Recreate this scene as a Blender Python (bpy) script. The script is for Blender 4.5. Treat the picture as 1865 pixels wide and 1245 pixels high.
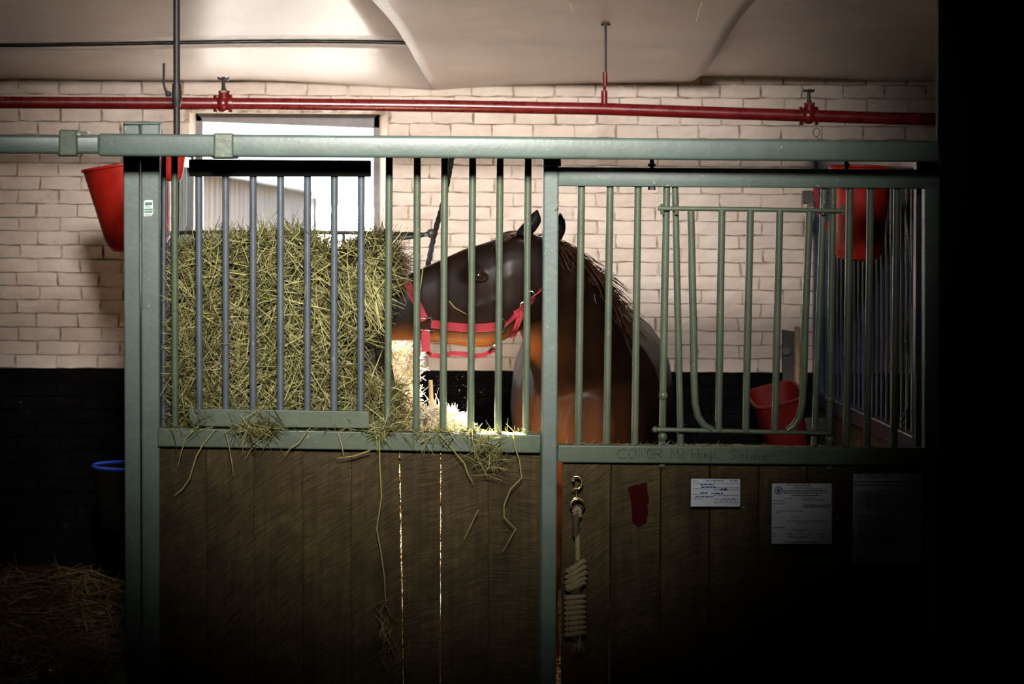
import bpy, bmesh, math, random
import numpy as np
from mathutils import Vector, Matrix, Quaternion
from mathutils.bvhtree import BVHTree

random.seed(7); RNG = np.random.default_rng(7)
for o in list(bpy.data.objects): bpy.data.objects.remove(o)
SC = bpy.context.scene
COL = SC.collection

# ------------------------------------------------------------------ camera
EYE = 1.9                      # eye height above the stable floor (m)
FPX, VX, VY = 4813.0, 675.0, 335.0   # focal length and vanishing point in photo pixels
ROLL = math.radians(0.35)
cam = bpy.data.cameras.new('camera'); camo = bpy.data.objects.new('camera', cam); COL.objects.link(camo)
cam.sensor_width = 36.0; cam.lens = FPX*36/1865
cam.shift_x = (932.5-VX)/1865; cam.shift_y = -(622.5-VY)/1865
camo.matrix_world = Matrix.Translation((0, 0, EYE)) @ Matrix.Rotation(math.pi/2, 4, 'X') @ Matrix.Rotation(ROLL, 4, 'Z')
cam.dof.use_dof = True; cam.dof.focus_distance = 9.0; cam.dof.aperture_fstop = 4.5
cam.clip_end = 400
SC.camera = camo
SC.view_settings.view_transform = 'Standard'; SC.view_settings.look = 'None'
SC.view_settings.gamma = 1.0; SC.view_settings.use_curve_mapping = False
SC.view_settings.exposure = 0.0

# ------------------------------------------------------------------ daylight
world = bpy.data.worlds.new('sky'); SC.world = world; world.use_nodes = True
bg = world.node_tree.nodes['Background']
bg.inputs[0].default_value = (0.72, 0.84, 1.0, 1); bg.inputs[1].default_value = 5.0
sl = bpy.data.lights.new('sun', 'SUN'); sun = bpy.data.objects.new('sun', sl); COL.objects.link(sun)
sl.energy = 800.0; sl.angle = math.radians(0.6); sl.color = (1.0, 0.93, 0.82)
SUN_DIR = Vector((0.45, -2.19, -0.86)).normalized()
sun.rotation_euler = SUN_DIR.to_track_quat('-Z', 'Y').to_euler(); sun.location = (-3, 20, 9)
# added spot in the aisle; its soft cone lights the centre and darkens the edges
al = bpy.data.lights.new('aisle_lamp', 'SPOT'); alo = bpy.data.objects.new('aisle_lamp', al); COL.objects.link(alo)
al.energy = 5200.0; al.color = (1.0, 0.95, 0.90); al.spot_size = math.radians(26.3); al.spot_blend = 1.0; al.shadow_soft_size = 0.45
alo.location = (0.10, 2.5, 3.9)
alo.rotation_euler = (Vector((0.19, 9.0, 2.09))-alo.location).to_track_quat('-Z', 'Y').to_euler()
# portal that guides daylight sampling through the stall window
pl = bpy.data.lights.new('window_portal', 'AREA'); plo = bpy.data.objects.new('window_portal', pl); COL.objects.link(plo)
pl.shape = 'RECTANGLE'; pl.size = 0.80; pl.size_y = 0.85; pl.cycles.is_portal = True
plo.location = (-0.36, 11.75, 1.78); plo.rotation_euler = (math.radians(-90), 0, 0)

# ------------------------------------------------------------------ helpers
_c, _s = math.cos(ROLL), math.sin(ROLL)
def P(px, py, Y):
    dx, dy = px-VX, py-VY
    u = _c*dx+_s*dy; v = -_s*dx+_c*dy
    return Vector((u*Y/FPX, Y, EYE-v*Y/FPX))
def XZ(x, z, Y):            # back from metres to pixels
    u = x*FPX/Y; v = (EYE-z)*FPX/Y
    return (VX+_c*u-_s*v, VY+_s*u+_c*v)
ORG = {}
class MB:
    def __init__(s): s.v = []; s.f = []; s.m = []; s.cur = 0
    def add(s, vs, fs):
        n = len(s.v); s.v.extend([tuple(v) for v in vs])
        for f in fs: s.f.append(tuple(i+n for i in f)); s.m.append(s.cur)
    def box(s, x0, x1, y0, y1, z0, z1):
        s.add([(x0,y0,z0),(x1,y0,z0),(x1,y1,z0),(x0,y1,z0),(x0,y0,z1),(x1,y0,z1),(x1,y1,z1),(x0,y1,z1)],
              [(0,1,5,4),(1,2,6,5),(2,3,7,6),(3,0,4,7),(4,5,6,7),(3,2,1,0)])
        return s
    def prism(s, pts, thick):          # front polygon (list of Vector, anticlockwise or not), pushed back along +Y
        n = len(pts); b = [Vector(p)+Vector((0, thick, 0)) for p in pts]
        s.add(list(pts)+b, [tuple(range(n)), tuple(range(2*n-1, n-1, -1))]+[(i, (i+1) % n, n+(i+1) % n, n+i) for i in range(n)])
        return s
    def bar(s, a, b, ra, rb=None, n=10, cap=True):
        return s.tube([a, b], [ra, rb if rb is not None else ra], n, cap)
    def tube(s, pts, r, n=8, cap=True, closed=False):
        pts = [Vector(p) for p in pts]; k = len(pts)
        if not isinstance(r, (list, tuple)): r = [r]*k
        vs = []; prev = None
        for i, p in enumerate(pts):
            if closed: t = pts[(i+1) % k]-pts[i-1]
            else: t = pts[min(i+1, k-1)]-pts[max(i-1, 0)]
            t.normalize()
            if prev is None:
                ref = Vector((0, 0, 1)) if abs(t.z) < 0.9 else Vector((0, 1, 0))
                u = t.cross(ref).normalized()
            else:
                u = (prev-t*prev.dot(t)).normalized()
            prev = u; w = t.cross(u)
            for j in range(n):
                a = 2*math.pi*j/n
                vs.append(p+(u*math.cos(a)+w*math.sin(a))*r[i])
        fs = []
        for i in range(k if closed else k-1):
            for j in range(n):
                a = i*n+j; b = i*n+(j+1) % n; i2 = (i+1) % k
                fs.append((a, b, i2*n+(j+1) % n, i2*n+j))
        if cap and not closed:
            fs.append(tuple(range(n-1, -1, -1))); fs.append(tuple((k-1)*n+j for j in range(n)))
        s.add(vs, fs); return s
    def ball(s, c, rx, ry=None, rz=None, n=10, m=7, mat=None):
        ry = ry or rx; rz = rz or rx; c = Vector(c); vs = [];
        for i in range(m+1):
            th = math.pi*i/m
            for j in range(n):
                ph = 2*math.pi*j/n
                d = Vector((rx*math.sin(th)*math.cos(ph), ry*math.sin(th)*math.sin(ph), rz*math.cos(th)))
                if mat is not None: d = mat @ d
                vs.append(c+d)
        s.add(vs, [(i*n+j, (i+1)*n+j, (i+1)*n+(j+1) % n, i*n+(j+1) % n) for i in range(m) for j in range(n)])
        return s
    def lathe(s, c, prof, n=24, tilt=None, close=True):    # prof: list of (r, z); tilt: 3x3 matrix
        c = Vector(c); vs = []
        for r, z in prof:
            for j in range(n):
                a = 2*math.pi*j/n; d = Vector((r*math.cos(a), r*math.sin(a), z))
                if tilt is not None: d = tilt @ d
                vs.append(c+d)
        k = len(prof)
        s.add(vs, [(i*n+j, i*n+(j+1) % n, (i+1)*n+(j+1) % n, (i+1)*n+j) for i in range(k-1) for j in range(n)])
        return s
    def loft(s, secs, n=18, pw=2.3):   # secs: (centre, a, b) half axes; superellipse rings
        vs = []
        for c, a, b in secs:
            for j in range(n):
                t = 2*math.pi*j/n; ct, st = math.cos(t), math.sin(t)
                ct = math.copysign(abs(ct)**(2/pw), ct); st = math.copysign(abs(st)**(2/pw), st)
                vs.append(Vector(c)+Vector(a)*ct+Vector(b)*st)
        k = len(secs)
        fs = [(i*n+j, i*n+(j+1) % n, (i+1)*n+(j+1) % n, (i+1)*n+j) for i in range(k-1) for j in range(n)]
        fs += [tuple(range(n-1, -1, -1)), tuple((k-1)*n+j for j in range(n))]
        s.add(vs, fs); return s
    def ribbon(s, pts, wdirs, w, th):  # flat strap: centre line, width direction per point, width, thickness
        k = len(pts); vs = []
        if not isinstance(w, (list, tuple)): w = [w]*k
        for i in range(k):
            t = (Vector(pts[min(i+1, k-1)])-Vector(pts[max(i-1, 0)])).normalized()
            wd = Vector(wdirs[i] if isinstance(wdirs, list) else wdirs); wd = (wd-t*wd.dot(t)).normalized()
            nn = t.cross(wd); p = Vector(pts[i])
            for a, b in ((-1,-1),(1,-1),(1,1),(-1,1)): vs.append(p+wd*(a*w[i]/2)+nn*(b*th/2))
        fs = [(i*4+j, i*4+(j+1) % 4, (i+1)*4+(j+1) % 4, (i+1)*4+j) for i in range(k-1) for j in range(4)]
        fs += [(3,2,1,0), tuple((k-1)*4+j for j in range(4))]
        s.add(vs, fs); return s

def tag(o, label=None, cat=None, group=None, kind=None):
    if label: o['label'] = label
    if cat: o['category'] = cat
    if group: o['group'] = group
    if kind: o['kind'] = kind
    return o
def empty(name, loc, label, cat, group=None):
    o = bpy.data.objects.new(name, None); COL.objects.link(o); o.location = loc; o.empty_display_size = 0.1
    ORG[o] = Vector(loc); return tag(o, label, cat, group)
def obj(name, mb, mats, parent=None, smooth=False, bevel=0, seg=1, label=None, cat=None, group=None, kind=None, angle=40):
    me = bpy.data.meshes.new(name)
    vs = [Vector(v) for v in mb.v]
    if parent is not None: o0 = ORG[parent]
    else:
        xs = [v.x for v in vs]; ys = [v.y for v in vs]; zs = [v.z for v in vs]
        o0 = Vector(((min(xs)+max(xs))/2, (min(ys)+max(ys))/2, min(zs)))
    me.from_pydata([tuple(v-o0) for v in vs], [], mb.f)
    if not isinstance(mats, (list, tuple)): mats = [mats]
    for m in mats: me.materials.append(m)
    if len(mats) > 1: me.polygons.foreach_set('material_index', mb.m)
    bm = bmesh.new(); bm.from_mesh(me); bmesh.ops.recalc_face_normals(bm, faces=bm.faces)
    if bevel:
        es = [e for e in bm.edges if len(e.link_faces) == 2 and e.calc_face_angle(0) > 0.6]
        bmesh.ops.bevel(bm, geom=es, offset=bevel, segments=seg, affect='EDGES', profile=0.5)
    bm.to_mesh(me); bm.free()
    if smooth:
        me.polygons.foreach_set('use_smooth', [True]*len(me.polygons))
        try: me.set_sharp_from_angle(angle=math.radians(angle))
        except Exception: pass
    me.update()
    o = bpy.data.objects.new(name, me); COL.objects.link(o)
    if parent is None: o.location = o0; ORG[o] = o0
    else: o.parent = parent; ORG[o] = ORG[parent]
    return tag(o, label, cat, group, kind)

# ------------------------------------------------------------------ materials
def newmat(name):
    m = bpy.data.materials.new(name); m.use_nodes = True
    nt = m.node_tree; b = nt.nodes['Principled BSDF']; return m, nt, b
def N(nt, t, **kw):
    n = nt.nodes.new(t)
    for k, v in kw.items():
        if k in n.inputs.keys(): n.inputs[k].default_value = v
        else: setattr(n, k, v)
    return n
def ramp(nt, fac, stops):
    r = nt.nodes.new('ShaderNodeValToRGB'); el = r.color_ramp.elements
    while len(el) > 1: el.remove(el[-1])
    el[0].position, el[0].color = stops[0][0], (*stops[0][1], 1)
    for p, c in stops[1:]:
        e = el.new(p); e.color = (*c, 1)
    nt.links.new(fac, r.inputs[0]); return r.outputs[0]
def rnd_coords(nt):
    tc = nt.nodes.new('ShaderNodeTexCoord'); oi = nt.nodes.new('ShaderNodeObjectInfo')
    ad = N(nt, 'ShaderNodeVectorMath', operation='ADD'); sc = N(nt, 'ShaderNodeVectorMath', operation='SCALE')
    cb = nt.nodes.new('ShaderNodeCombineXYZ')
    for i in range(3): nt.links.new(oi.outputs['Random'], cb.inputs[i])
    nt.links.new(cb.outputs[0], sc.inputs[0]); sc.inputs[3].default_value = 13.0
    nt.links.new(tc.outputs['Object'], ad.inputs[0]); nt.links.new(sc.outputs[0], ad.inputs[1])
    return ad.outputs[0]
def bump(nt, b, h, dist, st=1.0):
    bp = N(nt, 'ShaderNodeBump'); bp.inputs['Strength'].default_value = st; bp.inputs['Distance'].default_value = dist
    nt.links.new(h, bp.inputs['Height']); nt.links.new(bp.outputs[0], b.inputs['Normal']); return bp
def plain(name, stops, scale=30, rough=0.5, metal=0.0, bd=0.001, spec=0.5, detail=6.0, coat=0.0, rvar=0.1):
    m, nt, b = newmat(name); v = rnd_coords(nt)
    n = N(nt, 'ShaderNodeTexNoise', Scale=scale, Detail=detail, Roughness=0.65); nt.links.new(v, n.inputs['Vector'])
    nt.links.new(ramp(nt, n.outputs[0], stops), b.inputs['Base Color'])
    b.inputs['Metallic'].default_value = metal; b.inputs['Specular IOR Level'].default_value = spec
    b.inputs['Coat Weight'].default_value = coat
    mr = N(nt, 'ShaderNodeMapRange'); mr.inputs[3].default_value = max(0.02, rough-rvar); mr.inputs[4].default_value = min(1, rough+rvar)
    nt.links.new(n.outputs[0], mr.inputs[0]); nt.links.new(mr.outputs[0], b.inputs['Roughness'])
    if bd: bump(nt, b, n.outputs[0], bd)
    return m
def paint_metal(name, c0, c1, chip, rough=0.42):
    m, nt, b = newmat(name); v = rnd_coords(nt)
    n = N(nt, 'ShaderNodeTexNoise', Scale=9.0, Detail=8.0, Roughness=0.7); nt.links.new(v, n.inputs['Vector'])
    base = ramp(nt, n.outputs[0], [(0.30, c0), (0.70, c1)])
    n2 = N(nt, 'ShaderNodeTexNoise', Scale=55.0, Detail=3.0, Roughness=0.5); nt.links.new(v, n2.inputs['Vector'])
    f = ramp(nt, n2.outputs[0], [(0.69, (0, 0, 0)), (0.76, (0.75, 0.75, 0.75))])
    mx = N(nt, 'ShaderNodeMix', data_type='RGBA'); nt.links.new(f, mx.inputs[0]); nt.links.new(base, mx.inputs[6]); mx.inputs[7].default_value = (*chip, 1)
    nt.links.new(mx.outputs[2], b.inputs['Base Color']); b.inputs['Roughness'].default_value = rough
    b.inputs['Metallic'].default_value = 0.0
    bump(nt, b, n2.outputs[0], 0.0012, 0.5); return m
M = {}
M['green'] = paint_metal('green_paint', (0.074, 0.105, 0.088), (0.112, 0.151, 0.124), (0.28, 0.34, 0.22))
M['olive'] = paint_metal('olive_green_paint', (0.060, 0.080, 0.053), (0.098, 0.124, 0.079), (0.22, 0.25, 0.15), 0.36)
M['galv'] = paint_metal('blue_grey_steel', (0.052, 0.068, 0.082), (0.088, 0.108, 0.125), (0.20, 0.23, 0.25), 0.40)
M['bluegrey'] = paint_metal('slate_blue_paint', (0.03, 0.036, 0.075), (0.05, 0.058, 0.11), (0.15, 0.15, 0.2), 0.28)
M['iron'] = plain('black_iron', [(0.3, (0.010, 0.009, 0.008)), (0.75, (0.035, 0.030, 0.026))], 25, 0.5)
M['redpipe'] = plain('red_pipe_paint', [(0.3, (0.09, 0.004, 0.004)), (0.75, (0.14, 0.008, 0.007))], 20, 0.28, bd=0.0006)
M['redplastic'] = plain('red_plastic', [(0.30, (0.27, 0.009, 0.004)), (0.6, (0.38, 0.014, 0.006)), (0.8, (0.24, 0.008, 0.005))], 14, 0.42, bd=0.0006)
M['redmanger'] = plain('dull_red_plastic', [(0.3, (0.085, 0.004, 0.003)), (0.75, (0.14, 0.007, 0.004))], 14, 0.5, bd=0.0006, spec=0.3)  # red plastic darkened for the shade in the far corner
M['blueplastic'] = plain('blue_plastic', [(0.3, (0.012, 0.05, 0.42)), (0.75, (0.025, 0.09, 0.60))], 14, 0.25, bd=0)
M['halter'] = plain('red_webbing', [(0.3, (0.20, 0.006, 0.014)), (0.75, (0.31, 0.013, 0.024))], 260, 0.75, bd=0.0012)
M['steel'] = plain('nickel_steel', [(0.3, (0.50, 0.48, 0.44)), (0.75, (0.72, 0.70, 0.66))], 30, 0.22, 1.0, bd=0.0003)
M['brass'] = plain('tarnished_brass', [(0.3, (0.42, 0.33, 0.14)), (0.75, (0.70, 0.60, 0.32))], 30, 0.28, 1.0, bd=0.0004)
M['black'] = plain('black_nylon', [(0.3, (0.006, 0.006, 0.008)), (0.75, (0.022, 0.020, 0.024))], 120, 0.6)
M['void'] = plain('soot_dark_timber', [(0.3, (0.004, 0.0035, 0.003)), (0.75, (0.012, 0.010, 0.008))], 8, 0.8, bd=0.002, spec=0.1)  # near-black; keeps aisle bounce low and colours parts darkened as shade
M['eye'] = plain('horse_eye', [(0.3, (0.010, 0.005, 0.002)), (0.75, (0.03, 0.014, 0.006))], 40, 0.06, bd=0, spec=0.8)
M['eye'].node_tree.nodes['Principled BSDF'].inputs['Coat Weight'].default_value = 1.0
M['hoof'] = plain('hoof_horn', [(0.3, (0.03, 0.022, 0.015)), (0.75, (0.08, 0.06, 0.04))], 40, 0.5)
M['ink'] = plain('ink', [(0.3, (0.010, 0.011, 0.016)), (0.75, (0.024, 0.025, 0.035))], 60, 0.6, bd=0)
M['blueink'] = plain('blue_ink', [(0.3, (0.02, 0.03, 0.20)), (0.75, (0.04, 0.05, 0.28))], 60, 0.6, bd=0)
M['greyink'] = plain('faded_marker', [(0.3, (0.012, 0.016, 0.012)), (0.75, (0.030, 0.040, 0.030))], 90, 0.6, bd=0)
M['paper'] = plain('white_paper', [(0.3, (0.56, 0.60, 0.66)), (0.75, (0.68, 0.72, 0.78))], 12, 0.7, bd=0.001)
M['stickgreen'] = plain('sticker_green', [(0.3, (0.0, 0.13, 0.07)), (0.75, (0.01, 0.17, 0.10))], 30, 0.4, bd=0)
M['stickwhite'] = plain('sticker_white', [(0.3, (0.55, 0.62, 0.55)), (0.75, (0.72, 0.78, 0.70))], 30, 0.4, bd=0)
M['rope'] = plain('cream_cotton_rope', [(0.3, (0.17, 0.13, 0.065)), (0.75, (0.34, 0.27, 0.15))], 160, 0.85, bd=0.002)
M['ropedark'] = plain('dark_whipping_twine', [(0.3, (0.02, 0.015, 0.008)), (0.75, (0.07, 0.055, 0.03))], 160, 0.8, bd=0.001)
M['redstain'] = plain('red_paint_stain', [(0.3, (0.020, 0.002, 0.0015)), (0.75, (0.038, 0.003, 0.002))], 60, 0.8, bd=0.001, spec=0.05)
M['concrete'] = plain('stable_floor_concrete', [(0.3, (0.035, 0.028, 0.022)), (0.75, (0.08, 0.065, 0.05))], 9, 0.85, bd=0.003)
M['yard'] = plain('sunlit_yard_ground', [(0.3, (0.11, 0.107, 0.103)), (0.75, (0.155, 0.152, 0.146))], 2.5, 0.9, bd=0.004)
M['fascia'] = plain('grey_fascia', [(0.3, (0.020, 0.020, 0.023)), (0.75, (0.030, 0.030, 0.034))], 6, 0.6)
M['winframe'] = plain('weathered_window_timber', [(0.3, (0.075, 0.065, 0.07)), (0.75, (0.16, 0.145, 0.15))], 20, 0.55)
M['lampwhite'] = plain('white_enamel', [(0.3, (0.7, 0.7, 0.7)), (0.75, (0.8, 0.8, 0.8))], 20, 0.4, bd=0)
M['dust'] = plain('dust_grey', [(0.3, (0.10, 0.09, 0.08)), (0.75, (0.16, 0.15, 0.13))], 20, 0.8, bd=0)
M['stakewood'] = plain('pale_bare_wood', [(0.3, (0.22, 0.14, 0.07)), (0.75, (0.40, 0.28, 0.16))], 40, 0.7)
M['bristle'] = plain('brush_bristle', [(0.3, (0.04, 0.03, 0.02)), (0.75, (0.09, 0.065, 0.04))], 60, 0.8)
M['greyplate'] = plain('dark_grey_plate', [(0.3, (0.022, 0.020, 0.014)), (0.75, (0.05, 0.045, 0.03))], 30, 0.5)

def hay_mat(name, mul=1.0, tr=0.35):
    m, nt, b = newmat(name); at = N(nt, 'ShaderNodeAttribute', attribute_name='hay_colour')
    nt.links.new(at.outputs['Color'], b.inputs['Base Color']); b.inputs['Roughness'].default_value = 0.55
    b.inputs['Specular IOR Level'].default_value = 0.35
    t = nt.nodes.new('ShaderNodeBsdfTranslucent'); nt.links.new(at.outputs['Color'], t.inputs[0])
    mx = nt.nodes.new('ShaderNodeMixShader'); mx.inputs[0].default_value = tr
    out = nt.nodes['Material Output']
    nt.links.new(b.outputs[0], mx.inputs[1]); nt.links.new(t.outputs[0], mx.inputs[2]); nt.links.new(mx.outputs[0], out.inputs[0])
    return m
M['hay'] = hay_mat('hay_blades'); M['haylit'] = hay_mat('thin_dry_straw', 1.0, 0.6)  # second hay copy lets more light through, for the sunlit glow
M['darkgreen'] = paint_metal('dark_green_paint', (0.012, 0.020, 0.019), (0.026, 0.040, 0.036), (0.08, 0.10, 0.07), 0.38)

def planks_mat():
    m, nt, b = newmat('rough_sawn_oak'); v = rnd_coords(nt)
    sep = nt.nodes.new('ShaderNodeSeparateXYZ'); nt.links.new(v, sep.inputs[0])
    # circular saw marks: rings about a far centre in the plank's face
    oi = nt.nodes.new('ShaderNodeObjectInfo'); tc = nt.nodes.new('ShaderNodeTexCoord')
    s2 = nt.nodes.new('ShaderNodeSeparateXYZ'); nt.links.new(tc.outputs['Object'], s2.inputs[0])
    offx = N(nt, 'ShaderNodeMath', operation='MULTIPLY_ADD'); nt.links.new(oi.outputs['Random'], offx.inputs[0]); offx.inputs[1].default_value = 1.4; offx.inputs[2].default_value = -1.1
    ax = N(nt, 'ShaderNodeMath', operation='ADD'); nt.links.new(s2.outputs[0], ax.inputs[0]); nt.links.new(offx.outputs[0], ax.inputs[1])
    az = N(nt, 'ShaderNodeMath', operation='ADD'); nt.links.new(s2.outputs[2], az.inputs[0]); az.inputs[1].default_value = 0.9
    cb = nt.nodes.new('ShaderNodeCombineXYZ'); nt.links.new(ax.outputs[0], cb.inputs[0]); nt.links.new(az.outputs[0], cb.inputs[2])
    ln = N(nt, 'ShaderNodeVectorMath', operation='LENGTH'); nt.links.new(cb.outputs[0], ln.inputs[0])
    wob = N(nt, 'ShaderNodeTexNoise', Scale=6.0, Detail=2.0); nt.links.new(v, wob.inputs['Vector'])
    dist = N(nt, 'ShaderNodeMath', operation='MULTIPLY_ADD'); nt.links.new(wob.outputs[0], dist.inputs[0]); dist.inputs[1].default_value = 0.035; nt.links.new(ln.outputs['Value'], dist.inputs[2])
    w = N(nt, 'ShaderNodeTexNoise', Scale=170.0, Detail=4.0, Roughness=0.7); w.noise_dimensions = '2D'
    cw_ = nt.nodes.new('ShaderNodeCombineXYZ'); nt.links.new(dist.outputs[0], cw_.inputs[0])
    sx_ = N(nt, 'ShaderNodeMath', operation='MULTIPLY'); nt.links.new(s2.outputs[0], sx_.inputs[0]); sx_.inputs[1].default_value = 0.07; nt.links.new(sx_.outputs[0], cw_.inputs[1])
    nt.links.new(cw_.outputs[0], w.inputs['Vector'])
    st = N(nt, 'ShaderNodeMapping'); st.inputs['Scale'].default_value = (60, 60, 4); nt.links.new(v, st.inputs[0])
    g = N(nt, 'ShaderNodeTexNoise', Scale=1.0, Detail=5.0, Roughness=0.6); nt.links.new(st.outputs[0], g.inputs['Vector'])
    n = N(nt, 'ShaderNodeTexNoise', Scale=5.0, Detail=6.0, Roughness=0.6); nt.links.new(v, n.inputs['Vector'])
    c1 = ramp(nt, n.outputs[0], [(0.3, (0.036, 0.022, 0.0075)), (0.5, (0.062, 0.041, 0.014)), (0.75, (0.095, 0.066, 0.025))])
    c2 = ramp(nt, g.outputs[0], [(0.30, (0.45, 0.45, 0.45)), (0.62, (1, 1, 1))])
    c3 = ramp(nt, w.outputs[0], [(0.34, (0.35, 0.33, 0.30)), (0.50, (0.9, 0.9, 0.9)), (0.66, (1.35, 1.35, 1.3))])
    m1 = N(nt, 'ShaderNodeMix', data_type='RGBA', blend_type='MULTIPLY'); m1.inputs[0].default_value = 0.7
    nt.links.new(c1, m1.inputs[6]); nt.links.new(c2, m1.inputs[7])
    m2 = N(nt, 'ShaderNodeMix', data_type='RGBA', blend_type='MULTIPLY'); m2.inputs[0].default_value = 0.8
    nt.links.new(m1.outputs[2], m2.inputs[6]); nt.links.new(c3, m2.inputs[7])
    nt.links.new(m2.outputs[2], b.inputs['Base Color']); b.inputs['Roughness'].default_value = 0.75
    b.inputs['Specular IOR Level'].default_value = 0.25
    ad = N(nt, 'ShaderNodeMath', operation='MULTIPLY_ADD'); nt.links.new(g.outputs[0], ad.inputs[0]); ad.inputs[1].default_value = 0.6; nt.links.new(w.outputs[0], ad.inputs[2])
    bump(nt, b, ad.outputs[0], 0.0022, 1.0); return m
M['plank'] = planks_mat()

def brick_paint(name, stops, rough, bd, crack, crackcol):
    m, nt, b = newmat(name); v = rnd_coords(nt)
    n = N(nt, 'ShaderNodeTexNoise', Scale=7.0, Detail=7.0, Roughness=0.6); nt.links.new(v, n.inputs['Vector'])
    n3 = N(nt, 'ShaderNodeTexNoise', Scale=38.0, Detail=6.0, Roughness=0.65); nt.links.new(v, n3.inputs['Vector'])
    c = ramp(nt, n.outputs[0], stops)
    n4 = N(nt, 'ShaderNodeTexNoise', Scale=22.0, Detail=4.0, Roughness=0.7); nt.links.new(v, n4.inputs['Vector'])
    f = ramp(nt, n4.outputs[0], [(crack, (0, 0, 0)), (crack+0.05, (0.8, 0.8, 0.8))])
    mx = N(nt, 'ShaderNodeMix', data_type='RGBA'); nt.links.new(f, mx.inputs[0]); nt.links.new(c, mx.inputs[6]); mx.inputs[7].default_value = (*crackcol, 1)
    nt.links.new(mx.outputs[2], b.inputs['Base Color']); b.inputs['Roughness'].default_value = rough
    b.inputs['Specular IOR Level'].default_value = 0.2 if stops[0][1][0] > .1 else 0.02
    bump(nt, b, n3.outputs[0], bd, 0.9); return m
M['brickwhite'] = brick_paint('cream_painted_brick', [(0.3, (0.50, 0.405, 0.345)), (0.6, (0.60, 0.50, 0.43)), (0.8, (0.66, 0.57, 0.50))], 0.6, 0.006, 0.715, (0.30, 0.20, 0.13))
M['brickblack'] = brick_paint('black_painted_brick', [(0.3, (0.0016, 0.0013, 0.0013)), (0.75, (0.005, 0.0045, 0.0045))], 0.7, 0.006, 0.69, (0.10, 0.055, 0.028))
M['mortar'] = plain('cream_painted_mortar', [(0.36, (0.13, 0.085, 0.06)), (0.5, (0.32, 0.245, 0.19)), (0.62, (0.50, 0.42, 0.355))], 14, 0.8, bd=0.006)  # cream paint darkened, with the joints' shadow lines put into the colour
M['mortarblack'] = plain('black_painted_mortar', [(0.3, (0.0012, 0.001, 0.001)), (0.75, (0.004, 0.0035, 0.0035))], 16, 0.9, bd=0.004, spec=0.02)
M['reveal'] = plain('painted_window_reveal', [(0.3, (0.42, 0.33, 0.26)), (0.75, (0.58, 0.49, 0.41))], 18, 0.7, bd=0.004)

def ceiling_mat():
    m, nt, b = newmat('painted_ceiling_board'); v = rnd_coords(nt)
    n = N(nt, 'ShaderNodeTexNoise', Scale=1.7, Detail=5.0, Roughness=0.55); nt.links.new(v, n.inputs['Vector'])
    sp = N(nt, 'ShaderNodeTexNoise', Scale=60.0, Detail=2.0); nt.links.new(v, sp.inputs['Vector'])
    c = ramp(nt, n.outputs[0], [(0.3, (0.46, 0.38, 0.34)), (0.7, (0.64, 0.56, 0.52))])
    f = ramp(nt, sp.outputs[0], [(0.745, (0, 0, 0)), (0.775, (0.7, 0.7, 0.7))])
    mx = N(nt, 'ShaderNodeMix', data_type='RGBA'); nt.links.new(f, mx.inputs[0]); nt.links.new(c, mx.inputs[6]); mx.inputs[7].default_value = (0.12, 0.09, 0.07, 1)
    nt.links.new(mx.outputs[2], b.inputs['Base Color']); b.inputs['Roughness'].default_value = 0.34; b.inputs['Coat Weight'].default_value = 0.35; b.inputs['Coat Roughness'].default_value = 0.42
    mp = N(nt, 'ShaderNodeMapping'); mp.inputs['Scale'].default_value = (1.0, 2.2, 1); nt.links.new(v, mp.inputs[0])
    n2 = N(nt, 'ShaderNodeTexNoise', Scale=1.6, Detail=2.0); nt.links.new(mp.outputs[0], n2.inputs['Vector'])
    bump(nt, b, n2.outputs[0], 0.03, 0.35); return m
M['ceiling'] = ceiling_mat()

def corrugated_mat():
    m, nt, b = newmat('weathered_corrugated_steel'); v = rnd_coords(nt)
    mp = N(nt, 'ShaderNodeMapping'); mp.inputs['Scale'].default_value = (6, 6, 0.8); nt.links.new(v, mp.inputs[0])
    n = N(nt, 'ShaderNodeTexNoise', Scale=4.0, Detail=6.0, Roughness=0.6); nt.links.new(mp.outputs[0], n.inputs['Vector'])
    nt.links.new(ramp(nt, n.outputs[0], [(0.3, (0.015, 0.008, 0.0022)), (0.55, (0.036, 0.0215, 0.0068)), (0.75, (0.058, 0.039, 0.0145))]), b.inputs['Base Color'])
    b.inputs['Roughness'].default_value = 0.6
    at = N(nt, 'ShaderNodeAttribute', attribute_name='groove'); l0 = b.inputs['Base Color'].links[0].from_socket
    mx = N(nt, 'ShaderNodeMix', data_type='RGBA'); nt.links.new(at.outputs['Fac'], mx.inputs[0]); nt.links.new(l0, mx.inputs[6]); mx.inputs[7].default_value = (0.003, 0.0018, 0.001, 1)  # shade of the corrugations put into the colour
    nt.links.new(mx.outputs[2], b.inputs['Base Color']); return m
M['corrugated'] = corrugated_mat()

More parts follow.
